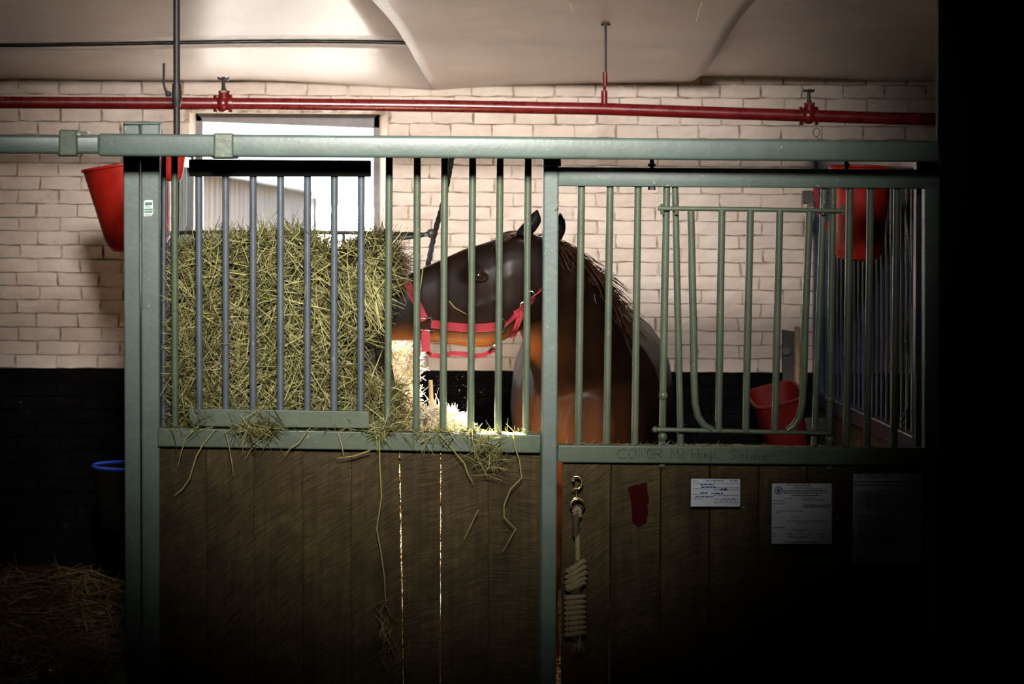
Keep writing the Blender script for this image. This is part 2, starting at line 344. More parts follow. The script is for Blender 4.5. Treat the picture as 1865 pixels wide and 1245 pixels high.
def horse_mat():
    m, nt, b = newmat('bay_horse_coat'); tc = nt.nodes.new('ShaderNodeTexCoord')
    n = N(nt, 'ShaderNodeTexNoise', Scale=5.0, Detail=5.0, Roughness=0.6); nt.links.new(tc.outputs['Object'], n.inputs['Vector'])
    base = ramp(nt, n.outputs[0], [(0.3, (0.004, 0.0017, 0.0009)), (0.55, (0.008, 0.003, 0.0014)), (0.78, (0.017, 0.0062, 0.0025))])
    at = N(nt, 'ShaderNodeAttribute', attribute_name='points')
    mx = N(nt, 'ShaderNodeMix', data_type='RGBA'); nt.links.new(at.outputs['Fac'], mx.inputs[0]); nt.links.new(base, mx.inputs[6]); mx.inputs[7].default_value = (0.005, 0.0036, 0.0034, 1)
    at2 = N(nt, 'ShaderNodeAttribute', attribute_name='tan')
    mx2 = N(nt, 'ShaderNodeMix', data_type='RGBA'); nt.links.new(at2.outputs['Fac'], mx2.inputs[0]); nt.links.new(mx.outputs[2], mx2.inputs[6]); mx2.inputs[7].default_value = (0.24, 0.068, 0.013, 1)
    nt.links.new(mx2.outputs[2], b.inputs['Base Color'])
    b.inputs['Roughness'].default_value = 0.6; b.inputs['Specular IOR Level'].default_value = 0.08; b.inputs['Coat Weight'].default_value = 0.45; b.inputs['Coat Roughness'].default_value = 0.30; b.inputs['Coat IOR'].default_value = 1.18
    b.inputs['Sheen Weight'].default_value = 0.0; b.inputs['Sheen Roughness'].default_value = 0.4
    mp = N(nt, 'ShaderNodeMapping'); mp.inputs['Scale'].default_value = (160, 160, 30); nt.links.new(tc.outputs['Object'], mp.inputs[0])
    n2 = N(nt, 'ShaderNodeTexNoise', Scale=1.0, Detail=3.0); nt.links.new(mp.outputs[0], n2.inputs['Vector'])
    bump(nt, b, n2.outputs[0], 0.002, 0.5); return m
M['horse'] = horse_mat()
M['mane'] = plain('dark_mane_hair', [(0.3, (0.010, 0.004, 0.002)), (0.75, (0.050, 0.018, 0.007))], 30, 0.4, bd=0)
M['earpink'] = plain('ear_inner_hair', [(0.3, (0.03, 0.02, 0.015)), (0.75, (0.07, 0.05, 0.04))], 60, 0.7)

def glass_mat(name, tint, rough, mixw, wave=0.0):
    m, nt, b = newmat(name); nt.nodes.remove(b); out = nt.nodes['Material Output']
    t = nt.nodes.new('ShaderNodeBsdfTransparent'); t.inputs[0].default_value = (*tint, 1)
    g = nt.nodes.new('ShaderNodeBsdfGlossy'); g.inputs['Roughness'].default_value = rough
    mx = nt.nodes.new('ShaderNodeMixShader'); fr = nt.nodes.new('ShaderNodeFresnel'); fr.inputs[0].default_value = 1.45
    if wave:
        tc = nt.nodes.new('ShaderNodeTexCoord'); nn = N(nt, 'ShaderNodeTexNoise', Scale=28.0, Detail=2.0); nt.links.new(tc.outputs['Object'], nn.inputs['Vector'])
        bp = N(nt, 'ShaderNodeBump'); bp.inputs['Distance'].default_value = wave; nt.links.new(nn.outputs[0], bp.inputs['Height'])
        nt.links.new(bp.outputs[0], g.inputs['Normal']); nt.links.new(bp.outputs[0], fr.inputs['Normal'])
    nt.links.new(fr.outputs[0], mx.inputs[0]) if not wave else setattr(mx.inputs[0], 'default_value', 0.09); nt.links.new(t.outputs[0], mx.inputs[1]); nt.links.new(g.outputs[0], mx.inputs[2]); nt.links.new(mx.outputs[0], out.inputs[0])
    return m
M['glass'] = glass_mat('window_glass', (0.94, 0.96, 0.97), 0.0, 0)
M['sleeve'] = glass_mat('clear_plastic_sleeve', (0.96, 0.96, 0.96), 0.04, 0, 0.006)

# ------------------------------------------------------------------ hay strands
HAYG = [(0.52,0.50,0.26),(0.24,0.23,0.065),(0.18,0.185,0.05),(0.32,0.31,0.11),(0.12,0.125,0.034),(0.21,0.165,0.055),(0.42,0.40,0.19),(0.08,0.078,0.024),(0.13,0.095,0.036)]
HAYB = [(0.20,0.12,0.05),(0.27,0.17,0.07),(0.14,0.08,0.035),(0.32,0.22,0.10),(0.10,0.06,0.025)]
HAYD = [(0.06,0.04,0.018),(0.10,0.065,0.03),(0.04,0.03,0.012),(0.14,0.10,0.05)]
def strands(C, D, L, K, W, pal, rings=4):
    """C centres, D directions, L lengths, K bend vectors, W radii -> verts, faces, colours"""
    n = len(C); D = D/np.linalg.norm(D, axis=1, keepdims=True)
    R = RNG.normal(size=(n, 3)); u = np.cross(D, R); u /= np.linalg.norm(u, axis=1, keepdims=True)+1e-9; w = np.cross(D, u)
    V = np.zeros((n, rings, 3, 3)); t = np.linspace(-0.5, 0.5, rings)
    for r in range(rings):
        p = C + D*(L*t[r])[:, None] + K*(L*(t[r]**2))[:, None]
        tap = 0.45 if r in (0, rings-1) else 1.0
        for j in range(3):
            a = 2*math.pi*j/3
            V[:, r, j] = p + (u*math.cos(a)+w*math.sin(a))*(W*tap)[:, None]
    fs = []
    for r in range(rings-1):
        for j in range(3):
            fs.append((r*3+j, r*3+(j+1) % 3, (r+1)*3+(j+1) % 3, (r+1)*3+j))
    fs = np.array(fs); F = (np.arange(n)*rings*3)[:, None, None]+fs[None]
    pal = np.array(pal); c = pal[RNG.integers(0, len(pal), n)]*RNG.uniform(0.75, 1.25, (n, 1))
    c = np.repeat(c, rings*3, axis=0)
    return V.reshape(-1, 3), F.reshape(-1, 4), c
def hay_object(name, parts, label, cat=None, parent=None, kind='stuff', mat=None, group=None):
    vs = []; fs = []; cs = []; off = 0
    for v, f, c in parts:
        vs.append(v); fs.append(f+off); cs.append(c); off += len(v)
    v = np.concatenate(vs); f = np.concatenate(fs); c = np.concatenate(cs)
    if parent is None: o0 = np.array([(v[:,0].min()+v[:,0].max())/2, (v[:,1].min()+v[:,1].max())/2, v[:,2].min()])
    else: o0 = np.array(ORG[parent])
    me = bpy.data.meshes.new(name); me.from_pydata((v-o0).tolist(), [], f.tolist()); me.materials.append(mat or M['hay'])
    ca = me.color_attributes.new('hay_colour', 'FLOAT_COLOR', 'POINT')
    ca.data.foreach_set('color', np.concatenate([c, np.ones((len(c), 1))], axis=1).ravel().astype(np.float32))
    o = bpy.data.objects.new(name, me); COL.objects.link(o)
    if parent is None: o.location = Vector(o0); ORG[o] = Vector(o0)
    else: o.parent = parent; ORG[o] = ORG[parent]
    return tag(o, label, cat, group, kind)
def pxs(px, py, Y):           # vectorised P
    dx, dy = px-VX, py-VY
    u = _c*dx+_s*dy; v = -_s*dx+_c*dy
    return np.stack([u*Y/FPX, Y, EYE-v*Y/FPX], axis=1)
def in_poly(px, py, poly):
    ins = np.zeros(len(px), bool); n = len(poly)
    for i in range(n):
        x0, y0 = poly[i]; x1, y1 = poly[(i+1) % n]
        c = ((y0 > py) != (y1 > py)) & (px < (x1-x0)*(py-y0)/(y1-y0+1e-9)+x0)
        ins ^= c
    return ins
def sample_poly(poly, n):
    xs = [p[0] for p in poly]; ys = [p[1] for p in poly]; ox = np.zeros(0); oy = np.zeros(0)
    while len(ox) < n:
        px = RNG.uniform(min(xs), max(xs), n*2); py = RNG.uniform(min(ys), max(ys), n*2); k = in_poly(px, py, poly)
        ox = np.concatenate([ox, px[k]]); oy = np.concatenate([oy, py[k]])
    return ox[:n], oy[:n]
# ------------------------------------------------------------------ structure: walls, floor, ceiling
YW = 11.34                                   # face of the brick wall
ZD = P(700, 674, YW).z                       # paint line between cream and black
WX0, WX1 = P(345, 400, YW).x, P(705, 400, YW).x
WZ1 = P(525, 206, YW).z; WZ0 = P(525, 560, YW).z
AX0, AX1, AY0, ZR = -5.0, 5.0, -2.0, 4.4     # the aisle and stalls as a whole

mb = MB()
mb.box(AX0, WX0, YW+.006, YW+.30, ZD, ZR); mb.box(WX1, AX1, YW+.006, YW+.30, ZD, ZR)
mb.box(WX0, WX1, YW+.006, YW+.30, WZ1, ZR); mb.box(WX0, WX1, YW+.006, YW+.30, ZD, WZ0)
mb.cur = 1; mb.box(AX0, AX1, YW+.006, YW+.30, -.05, ZD)
wall = obj('wall_back', mb, [M['mortar'], M['mortarblack']], label='cream and black painted brick back wall of the stalls', kind='structure')

BL, BH = 0.177, 0.0588
def brick_mesh(i, mat):
    r = random.Random(100+i); nx, nz = 3, 2; vs = []; fs = []
    for a in range(nx+1):
        for b in range(nz+1):
            x = (a/nx-.5)*(BL-.0065); z = (b/nz-.5)*(BH-.0055)
            e = a in (0, nx) or b in (0, nz)
            if a in (0, nx): x += r.uniform(-.0040, .0040)
            if b in (0, nz): z += r.uniform(-.0034, .0034)
            y = -.0055+r.uniform(-.0016, .0016)+(.0018 if e else 0)
            vs.append((x, y, z))
    idx = lambda a, b: a*(nz+1)+b
    for a in range(nx):
        for b in range(nz): fs.append((idx(a, b), idx(a+1, b), idx(a+1, b+1), idx(a, b+1)))
    ring = [idx(a, 0) for a in range(nx+1)]+[idx(nx, b) for b in range(1, nz+1)]+[idx(a, nz) for a in range(nx-1, -1, -1)]+[idx(0, b) for b in range(nz-1, 0, -1)]
    n0 = len(vs)
    for k in ring: vs.append((vs[k][0]*1.012, .008, vs[k][2]*1.03))
    m = len(ring)
    for k in range(m): fs.append((ring[k], n0+k, n0+(k+1) % m, ring[(k+1) % m]))
    me = bpy.data.meshes.new('brick'); me.from_pydata(vs, [], fs); me.materials.append(mat)
    me.polygons.foreach_set('use_smooth', [False for k in range(len(fs))]); me.update(); return me
white_bricks = [brick_mesh(i, M['brickwhite']) for i in range(9)]
black_bricks = [brick_mesh(20+i, M['brickblack']) for i in range(5)]
occl = [[(300,440),(735,425),(740,790),(300,790)], [(945,400),(1120,440),(1225,580),(1235,800),(985,800),(985,660),(760,620),(700,530)],
        [(223,215),(292,215),(292,800),(223,800)], [(-300,246),(1700,246),(1700,282),(-300,282)], [(345,205),(705,205),(705,560),(345,560)]]
cand = []
row0 = -int((ZD-.15)/BH)
for r in range(row0, 25):
    z = ZD+(r+.5)*BH; off = (0 if r % 2 else BL/2)+((r*37) % 11-5)*.002; k = -15
    while True:
        x = -2.75+(k+15)*BL+off; k += 1
        if x > 3.0: break
        spans = [(x-BL/2, x+BL/2)]
        if z+BH/2 > WZ0+.01 and z-BH/2 < WZ1-.01:
            a, b = spans[0]; spans = []
            if a < WX0-.015: spans.append((a, min(b, WX0)))
            if b > WX1+.015: spans.append((max(a, WX1), b))
        for a, b in spans:
            if b-a < .03: continue
            if z+BH/2 > EYE+.50: continue
            cx = (a+b)/2; px, py = XZ(cx, z, YW); score = 0
            if 0 < px < 1660 and 140 < py < 800:
                score = 2 if py < 690 else (1.5 if 760 < px < 985 else .6)
                if any(in_poly(np.array([px]), np.array([py]), q)[0] for q in occl): score *= .2
                if b-a < BL*.5: score *= .6
            cand.append((score+random.random()*.05, cx, z, (b-a)/BL, r < 0))
cand.sort(key=lambda c: -c[0])
rest = MB()
for i, (sc_, cx, z, wd, blk) in enumerate(cand):
    me = (black_bricks if blk else white_bricks)[random.randrange(5 if blk else 9)]
    ry = random.uniform(-.006, .006); dy = random.uniform(-.0025, .0025)
    if i < 298:
        o = bpy.data.objects.new('brick', me); COL.objects.link(o); o.parent = wall
        o.location = Vector((cx, YW+dy, z))-ORG[wall]; o.scale = (wd, 1, 1); o.rotation_euler = (0, ry, 0)
    else:
        rest.cur = 1 if blk else 0
        rest.add([(cx+v.co.x*wd, YW+dy+v.co.y, z+v.co.z+v.co.x*ry) for v in me.vertices], [tuple(p.vertices) for p in me.polygons])
obj('brick_courses', rest, [M['brickwhite'], M['brickblack']], wall, kind='stuff')

fl = MB().box(AX0, AX1, AY0, YW+.3, -.12, 0)
obj('floor', fl, M['concrete'], label='bare dark stable floor under the bedding', kind='structure')
mb = MB().box(AX0-.2, AX0, AY0, YW+.3, -.12, ZR+.1); obj('wall_left', mb, M['void'], label='sooty timber wall at the left end of the aisle', kind='structure')
mb = MB().box(AX0-.2, AX1+.2, AY0-.2, AY0, -.12, ZR+.1); obj('wall_front', mb, M['void'], label='dark timber wall across the aisle behind the viewer', kind='structure')
mb = MB().box(AX0-.2, AX1+.2, AY0-.2, YW+.3, ZR, ZR+.1); obj('trim_roof', mb, M['void'], label='dark roof boarding high over the aisle', kind='structure')
# dark boards added right of the door, standing in for plain darkness
wr = MB().box(AX1, AX1+.2, AY0, YW+.3, -.12, ZR+.1)
wallr = obj('wall_right', wr, M['void'], label='dark boarded wall closing the row of stalls on the right', kind='structure')
xb = P(1706, 700, 9.0).x
for i in range(8):
    w = .165; b = MB().box(xb+i*(w+.004), xb+i*(w+.004)+w, 9.0+random.uniform(-.003, .003), 9.045, 0, 3.2)
    obj('plank', b, M['void'], wallr, bevel=.003)

# ceiling: sagging painted sheets with open joints, nailed up to the wall
sagL = [(-600,143),(0,143),(150,146),(340,148),(480,147),(640,156),(790,165),(900,157),(1100,152),(1255,150),(1400,151),(1600,158),(2200,160)]
def wall_z(px, tab):
    xs = [t[0] for t in tab]; ys = [t[1] for t in tab]
    return P(px, float(np.interp(px, xs, ys)), YW).z
SL = 0.22
def zc(x, Y, lift=0.0):
    px = VX+(x+.205*(YW-Y))*FPX/YW; d = YW-Y
    s = wall_z(px, sagL)-(EYE+.42); k = math.exp(-d*5.0)
    return EYE+.42+SL*d+s*k+.012*math.sin(2.1*x+3*d)*min(1, d*2)-.02*math.sin(d*5.0)*(0.5+.5*math.sin(x*1.7))+lift
ceil = empty('ceiling', (0, YW, EYE+.42), 'sagging cream painted ceiling sheets over the stalls', None); ceil['kind'] = 'structure'
seam1 = lambda Y: P(790,160,YW).x+(YW-Y)*(-.205)
seam2 = lambda Y: P(1255,150,YW).x+(YW-Y)*.075
def sheet(xa, xb, Ya, Yb, lift=0, nx=26, ny=12, dl=0):
    mb = MB(); vs = []
    for j in range(ny+1):
        Y = Ya+(Yb-Ya)*j/ny
        for i in range(nx+1):
            x = xa(Y)+(xb(Y)-xa(Y))*i/nx
            vs.append((x, Y, zc(x, Y, lift+dl*j/ny)))
    mb.add(vs, [(j*(nx+1)+i, j*(nx+1)+i+1, (j+1)*(nx+1)+i+1, (j+1)*(nx+1)+i) for j in range(ny) for i in range(nx)])
    o = obj('ceiling_panel', mb, M['ceiling'], ceil, smooth=True, angle=80)
    if o.data.polygons[0].normal.z < 0: o.data.flip_normals()
    md = o.modifiers.new('thickness', 'SOLIDIFY'); md.thickness = .010; md.offset = 1
    return o
sheet(lambda Y: -3.2, lambda Y: seam1(Y)-.0015, 10.730, 11.345)
sheet(lambda Y: -3.2, lambda Y: seam1(Y)-.0015, 9.75, 10.688, lift=.004)
bt = MB(); xs_ = np.linspace(-3.2, seam1(10.7)+.02, 40)
for i in range(39):
    z0, z1 = zc(xs_[i], 10.70), zc(xs_[i+1], 10.70); k0 = .002+.0035*(0.5+.5*math.sin(i*.8)); 
    bt.add([(xs_[i],10.684,z0+.004),(xs_[i+1],10.684,z1+.004),(xs_[i+1],10.742,z1+k0-.004),(xs_[i],10.742,z0+k0-.004),(xs_[i],10.684,z0+.06),(xs_[i+1],10.684,z1+.06),(xs_[i+1],10.742,z1+.06),(xs_[i],10.742,z0+.06)], [(0,1,2,3),(7,6,5,4)]+([(0,3,7,4)] if i == 0 else [])+([(1,5,6,2)] if i == 38 else [])+[(0,4,5,1),(3,2,6,7)])
obj('ceiling_joint', bt, M['void'], ceil, label='dark open joint between two ceiling sheets')  # dark strip added in the gap, its colour standing in for shade
sheet(lambda Y: seam1(Y)+.0015, lambda Y: seam2(Y), 9.75, 11.345)
sheet(lambda Y: seam2(Y)-.06, lambda Y: 3.4, 9.75, 11.345, lift=.026)

# ------------------------------------------------------------------ window
win = empty('window_1', P(525, 400, YW+.1), 'weathered timber framed window in the brick wall, blazing with daylight', None); win['kind'] = 'structure'
YF = YW+.10
q = lambda a, b, c, d, Y=YF: [P(*a, Y), P(*b, Y), P(*c, Y), P(*d, Y)]
mb = MB().prism(q((352,200),(369,215),(369,565),(352,565)), .07); obj('window_jamb', mb, M['winframe'], win, bevel=.003)
mb = MB().prism(q((680,215),(694,200),(694,565),(680,565)), .07); obj('window_jamb', mb, M['winframe'], win, bevel=.003)
mb = MB().prism(q((350,200),(698,200),(696,234),(352,221)), .07); obj('window_head', mb, M['winframe'], win, bevel=.003)
mb = MB().prism(q((350,545),(696,545),(696,566),(350,566)), .09); obj('window_sill', mb, M['winframe'], win, bevel=.003)
def reveal(pts):
    b = MB(); b.add(pts, [(0,1,2,3)]+[]); return b
def splay(a, b, c, d):      # wedge with a front edge at the wall face and a back edge at the frame
    mb = MB(); A, B = P(*a, YW-.002), P(*b, YW-.002); Cc, D = P(*c, YF), P(*d, YF)
    A2, B2 = Vector((A.x, YF, A.z)), Vector((B.x, YF, B.z))
    mb.add([A, B, Cc, D, A2, B2], [(0,1,2,3),(0,4,5,1),(0,3,4),(1,5,2),(3,2,5,4)]); return mb
obj('window_reveal', splay((345,203),(345,566),(357,566),(357,206)), M['reveal'], win)
obj('window_reveal', splay((706,203),(706,566),(691,566),(691,206)), M['reveal'], win)
mb = MB().box(WX0-.01, WX1+.01, YF+.035, YF+.039, WZ0, WZ1+.005); obj('window_pane', mb, M['glass'], win)

# ------------------------------------------------------------------ yard outside the window
mb = MB().box(-60, 60, YW+.31, 120, .75, .85); obj('trim_yard', mb, M['yard'], label='bright bare yard ground outside the window', kind='structure')
cw = empty('corrugated_wall', (-1.0, 20.0, .85), 'rusty beige corrugated metal wall seen through the window', 'wall')
A0, A1 = P(340, 400, 16.0), P(568, 400, 23.0); N_ = 30
vs = []; zt0 = P(360, 312, 16.0).z; zt1 = P(568, 352, 23.0).z
prof = []
for i in range(N_*6+1):
    t = i/(N_*6); ph = i/6*2*math.pi+.01
    prof.append((t, .012*math.sin(ph)))
d = (A1-A0); d.z = 0; nrm = Vector((d.y, -d.x, 0)).normalized()
mb = MB(); vs = []
for t, w in prof:
    p = A0+d*t+nrm*w; vs.append((p.x, p.y, .85)); vs.append((p.x, p.y, zt0+(zt1-zt0)*t))
mb.add(vs, [(2*i, 2*i+2, 2*i+3, 2*i+1) for i in range(len(prof)-1)])
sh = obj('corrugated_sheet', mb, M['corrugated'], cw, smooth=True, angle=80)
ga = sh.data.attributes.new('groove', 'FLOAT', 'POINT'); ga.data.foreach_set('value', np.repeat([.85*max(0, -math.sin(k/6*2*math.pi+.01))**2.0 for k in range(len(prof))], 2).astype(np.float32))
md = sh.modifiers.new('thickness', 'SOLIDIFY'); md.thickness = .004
mb = MB(); a, b = A0+nrm*.08, A1+nrm*.08
mb.add([Vector((p.x, p.y, z)) for p, z in ((a, zt0+.0),(b, zt1-.0),(b, zt1+.06),(a, zt0+.10))]+[Vector((p.x-nrm.x*.3, p.y-nrm.y*.3, z)) for p, z in ((a, zt0),(b, zt1),(b, zt1+.06),(a, zt0+.10))],
       [(0,1,2,3),(7,6,5,4),(0,4,5,1),(1,5,6,2),(2,6,7,3),(3,7,4,0)])
obj('roof_fascia', mb, M['fascia'], cw, label='grey fascia along the top edge')
mb = MB(); px_, Yp = 573, 23.0; c_ = P(px_, 400, Yp); mb.box(c_.x-.022, c_.x+.022, Yp-.02, Yp+.02, .85, P(px_, 336, Yp).z)
obj('corner_post', mb, M['fascia'], cw, bevel=.004, label='grey post at the far corner')
yl = empty('yard_lamp', P(571, 360, 22.9), 'small white lamp box on a bracket at the corrugated wall corner', 'lamp')
mb = MB().prism(q((566,338),(576,338),(576,360),(569,360),22.9), .05); obj('lamp_box', mb, M['lampwhite'], yl, bevel=.004)
mb = MB().prism(q((566,334),(577,334),(577,338),(566,338),22.9), .06); obj('lamp_bracket', mb, M['iron'], yl)

# ------------------------------------------------------------------ floor bedding (loose straw)
def bed_z(x, Y):
    d = np.clip((Y-10.0)/1.3, 0, 1); lump = .03*np.sin(x*5+Y*3)+.03*np.sin(x*2.3-Y*4.1)+.02*np.sin(x*11+Y*7)
    return .09+.26*d*d*(.75+.25*np.sin(x*1.9))+lump*.8
def bedding(name, x0, x1, y0, y1, n, label, pal, hay=.10, seed=0):
    nx, ny = 28, 24; xs = np.linspace(x0, x1, nx+1); ys = np.linspace(y0, y1, ny+1)
    gx, gy = np.meshgrid(xs, ys); gz = bed_z(gx, gy)-.02
    v = np.stack([gx.ravel(), gy.ravel(), gz.ravel()], 1)
    f = np.array([(j*(nx+1)+i, j*(nx+1)+i+1, (j+1)*(nx+1)+i+1, (j+1)*(nx+1)+i) for j in range(ny) for i in range(nx)])
    c = np.tile(np.array([[.045, .026, .012]]), (len(v), 1))
    X = RNG.uniform(x0+.12, x1-.12, n); Y = RNG.uniform(y0+.12, y1-.12, n)
    C = np.stack([X, Y, bed_z(X, Y)+RNG.uniform(-.01, .03, n)], 1)
    D = RNG.normal(size=(n, 3)); D[:, 2] *= .35
    parts = [(v, f, c), strands(C, D, RNG.uniform(.05, .24, n), RNG.normal(size=(n, 3))*.3*np.array([1, 1, .4]), RNG.uniform(.0013, .0028, n), pal)]
    return hay_object(name, parts, label, 'straw')
bedding('straw_bedding', -3.0, -.83, 8.6, 11.25, 9000, 'brown straw bedding heaped on the floor of the open left stall', HAYB)
bedding('straw_bedding', -.74, 1.88, 9.06, 11.25, 7000, 'straw bedding on the floor inside the barred horse stall', HAYB)
# ------------------------------------------------------------------ stall front, fixed left panel
YB = 9.0
Q4 = lambda a, b, c, d, Y: [P(*a, Y), P(*b, Y), P(*c, Y), P(*d, Y)]
FLOORY = 1352
sf = empty('stall_front', P(620, 1350, YB), 'green steel and oak board stall front with vertical bars and hay hatch', 'stall front')
ORG[sf].z = 0; sf.location.z = 0
obj('post', MB().prism(Q4((224,223),(254,223),(257,FLOORY),(229,FLOORY), YB-.03), .06), M['green'], sf, bevel=.005, seg=2)
obj('post', MB().prism(Q4((256,223),(291,223),(291,FLOORY),(259,FLOORY), YB-.035), .07), M['green'], sf, bevel=.006, seg=2)
pc = obj('post_cap', MB().prism(Q4((225,222),(290,222),(290,227),(225,227), YB-.04), .085), M['green'], sf, bevel=.003)
obj('sill_rail', MB().prism(Q4((287,779),(986,792),(984,825),(287,813), YB-.05), .085), M['olive'], sf, bevel=.004, seg=2)
obj('top_rail', MB().prism(Q4((290,252),(990,256),(990,278),(290,276), YB-.02), .045), M['olive'], sf, bevel=.004)
for x0, x1 in ((318,319),(709,706),(760,758),(810,807),(861,857),(911,907),(962,958)):
    obj('bar', MB().bar(P(x0, 265, YB), P(x1, 795, YB), .0122, n=12), M['olive'], sf, smooth=True)
obj('bar', MB().bar(P(299, 265, YB+.05), P(298, 790, YB+.05), .0075, n=10), M['galv'], sf, smooth=True, label='thin blue-grey bar beside the post')
# planks
bnd = [(290,290),(376,377),(463,465),(551,553),(640,641),(727,736.5),(803,801.5),(890,889),(984,981)]
for i in range(8):
    a0, a1 = bnd[i]; b0, b1 = bnd[i+1]; g = .9
    ga = gb = .3; g = .95
    if i == 5: ga = 1.4
    if i == 4: gb = 1.2
    if i == 6: ga = 1.0
    if i == 5: gb = .9
    dy = random.uniform(-.003, .003)
    obj('plank', MB().prism(Q4((a0+ga-.4,800),(b0-gb+.4,800),(b1-gb+.2,FLOORY-6),(a1+ga-.2,FLOORY-6), YB-.022+dy), .032), M['plank'], sf, bevel=.002)
for i in (1, 2, 3, 4, 7):
    t_, u_ = bnd[i]; obj('batten', MB().prism(Q4((t_-12,812),(t_+12,812),(u_+12,FLOORY-10),(u_-12,FLOORY-10), YB+.0145), .014), M['void'], sf)  # strips added behind the joints to block light and keep them dark
# hay hatch (a barred flap let into the bars)
hh = obj('hay_hatch', MB().prism(Q4((342,744),(672,749),(674,780),(346,776), YB-.045), .03), M['olive'], sf, bevel=.003, seg=2, label='barred hatch before the hay rack, blue-grey bars in a dull frame')
obj('hatch_rail', MB().prism(Q4((344,290),(676,292),(676,322),(344,321), YB-.045), .03), M['void'], hh, bevel=.003, label='dark top rail of the hatch')  # near-black colour stands in for the track's shadow on this rail
for x0, x1 in ((362,363.5),(411,411.5),(461,461),(511,511),(560,560),(609,608.5),(658,657)):
    obj('bar', MB().bar(P(x0, 312, YB-.025), P(x1, 752, YB-.025), .0118, n=12), M['galv'], hh, smooth=True)
# sticker on the post
st = obj('sticker', MB().prism([P(*p, YB-.0362) for p in ((262,367),(265,364),(278,364),(279,388),(276,393),(262,394))], .001), M['stickwhite'], sf, label='small green and white maker sticker on the post')
mb = MB()
for p in (((264,368.5),(277,368),(277,373.5),(264,374)), ((263,380.5),(278,380),(278,382.6),(263,383.1)), ((263,384.6),(278,384.1),(278,387),(263,387.5))):
    mb.prism(Q4(*p, YB-.0367), .0006)
for y in (376.0, 377.8, 390.0, 391.6): mb.prism(Q4((264,y),(275,y-.2),(275,y+.5),(264,y+.7), YB-.0367), .0006)
obj('sticker_print', mb, M['stickgreen'], st)

# ------------------------------------------------------------------ overhead track
tr = empty('overhead_track', P(900, 284, 8.87), 'long blue-green steel sliding door track across the stall front', 'track')
obj('track_tube', MB().prism(Q4((-420,244),(182,246.5),(182,279.5),(-420,279), 8.765), .075), M['green'], tr, bevel=.010, seg=3, smooth=True, label='thinner left length of track tube')
obj('track_tube', MB().prism([P(x, y, 8.75) for x, y in ((178,243),(880,248),(1712,257.5),(1712,295),(880,288),(178,284))], .085), M['green'], tr, bevel=.011, seg=3, smooth=True)
for (x0, x1, y0, y1) in ((107,140,236,283.5),(389,425,242,288)):
    s_ = obj('track_bracket', MB().prism(Q4((x0,y0),(x1,y0+.5),(x1,y1),(x0,y1), 8.74), .11), M['olive'], tr, bevel=.006, seg=2)
    obj('bracket_tongue', MB().prism(Q4((x0+30,y0+2),(x1+18,y0+3),(x1+18,y0+6),(x0+30,y0+6), 8.85), .12), M['olive'], s_)
    obj('bracket_foot', MB().prism(Q4((x0-5,y1-3),(x1+9,y1-3),(x1+5,y1+1),(x0,y1+1), 8.77), .06), M['iron'], s_)
# ring hook standing on the track
rh = MB(); cpx = (1487, 241)
rh.tube([P(1487+6*math.cos(a), 241+8*math.sin(a), 8.8) for a in np.linspace(0, 2*math.pi, 16)[:-1]], .0013, 6, closed=True)
rh.tube([P(1488,249,8.8), P(1491,253,8.8), P(1490,259,8.8)], .0013, 6)
obj('wire_ring', rh, M['iron'], label='thin wire ring hooked over the top of the track at right', cat='hook')

# ------------------------------------------------------------------ sliding door
YD = 8.93
dr = empty('sliding_door', P(1340, 1340, YD), 'green framed sliding stall door with bars above dark oak boards', 'door')
obj('stile', MB().prism(Q4((990,302),(1018,302),(1012,1338),(983,1338), YD), .055), M['green'], dr, bevel=.006, seg=2)
obj('door_edge_strip', MB().prism(Q4((985,780),(988.5,780),(982,1338),(979,1338), YD+.03), .03), M['olive'], dr, bevel=.002)
obj('bump_stop', MB().prism(Q4((990,288),(1022,289),(1022,303),(990,302), YD-.01), .07), M['iron'], dr, bevel=.003)
obj('top_rail', MB().prism([P(x, y, YD) for x, y in ((1016,304),(1712,309),(1712,344),(1016,339))], .055), M['green'], dr, bevel=.007, seg=2, smooth=True)
mr = obj('middle_rail', MB().prism(Q4((1016,810),(1712,816),(1712,848),(1015,842), YD), .055), M['olive'], dr, bevel=.005, seg=2)
obj('stile', MB().prism(Q4((1684,309),(1712,309),(1712,1338),(1684,1338), YD+.001), .055), M['green'], dr, bevel=.006, seg=2, label='right stile of the door, lost in shade')
obj('bottom_rail', MB().prism(Q4((1012,1310),(1700,1310),(1700,1338),(1012,1338), YD+.002), .05), M['olive'], dr, bevel=.005)
for x0, x1 in ((1059,1053.5),(1111,1105),(1162,1156),(1214,1206),(1548,1541),(1586,1579),(1634,1628)):
    obj('bar', MB().bar(P(x0, 332, YD+.028), P(x1, 814, YD+.028), .0125, n=12), M['olive'], dr, smooth=True)
# boards of the door
xs = [1024,1113,1204,1293,1382,1470,1558,1647,1704]
for i in range(8):
    a, b = xs[i], xs[i+1]; sk = -3.5
    obj('plank', MB().prism(Q4((a+1.1,836),(b-1.1,836),(b-1.1+sk,1318),(a+1.1+sk,1318), YD+.024+random.uniform(-.003,.003)), .03), M['plank'], dr, bevel=.002)
for x in (1187, 1541):
    hb = obj('hanger_bolt', MB().bar(P(x, 272, YD+.02), P(x+.4, 346, YD+.02), .0075, n=10), M['iron'], dr, smooth=True)
    obj('nut', MB().bar(P(x, 340, YD+.02), P(x, 346, YD+.02), .013, n=6).bar(P(x, 298, YD+.02), P(x, 303, YD+.02), .013, n=6), M['iron'], hb)
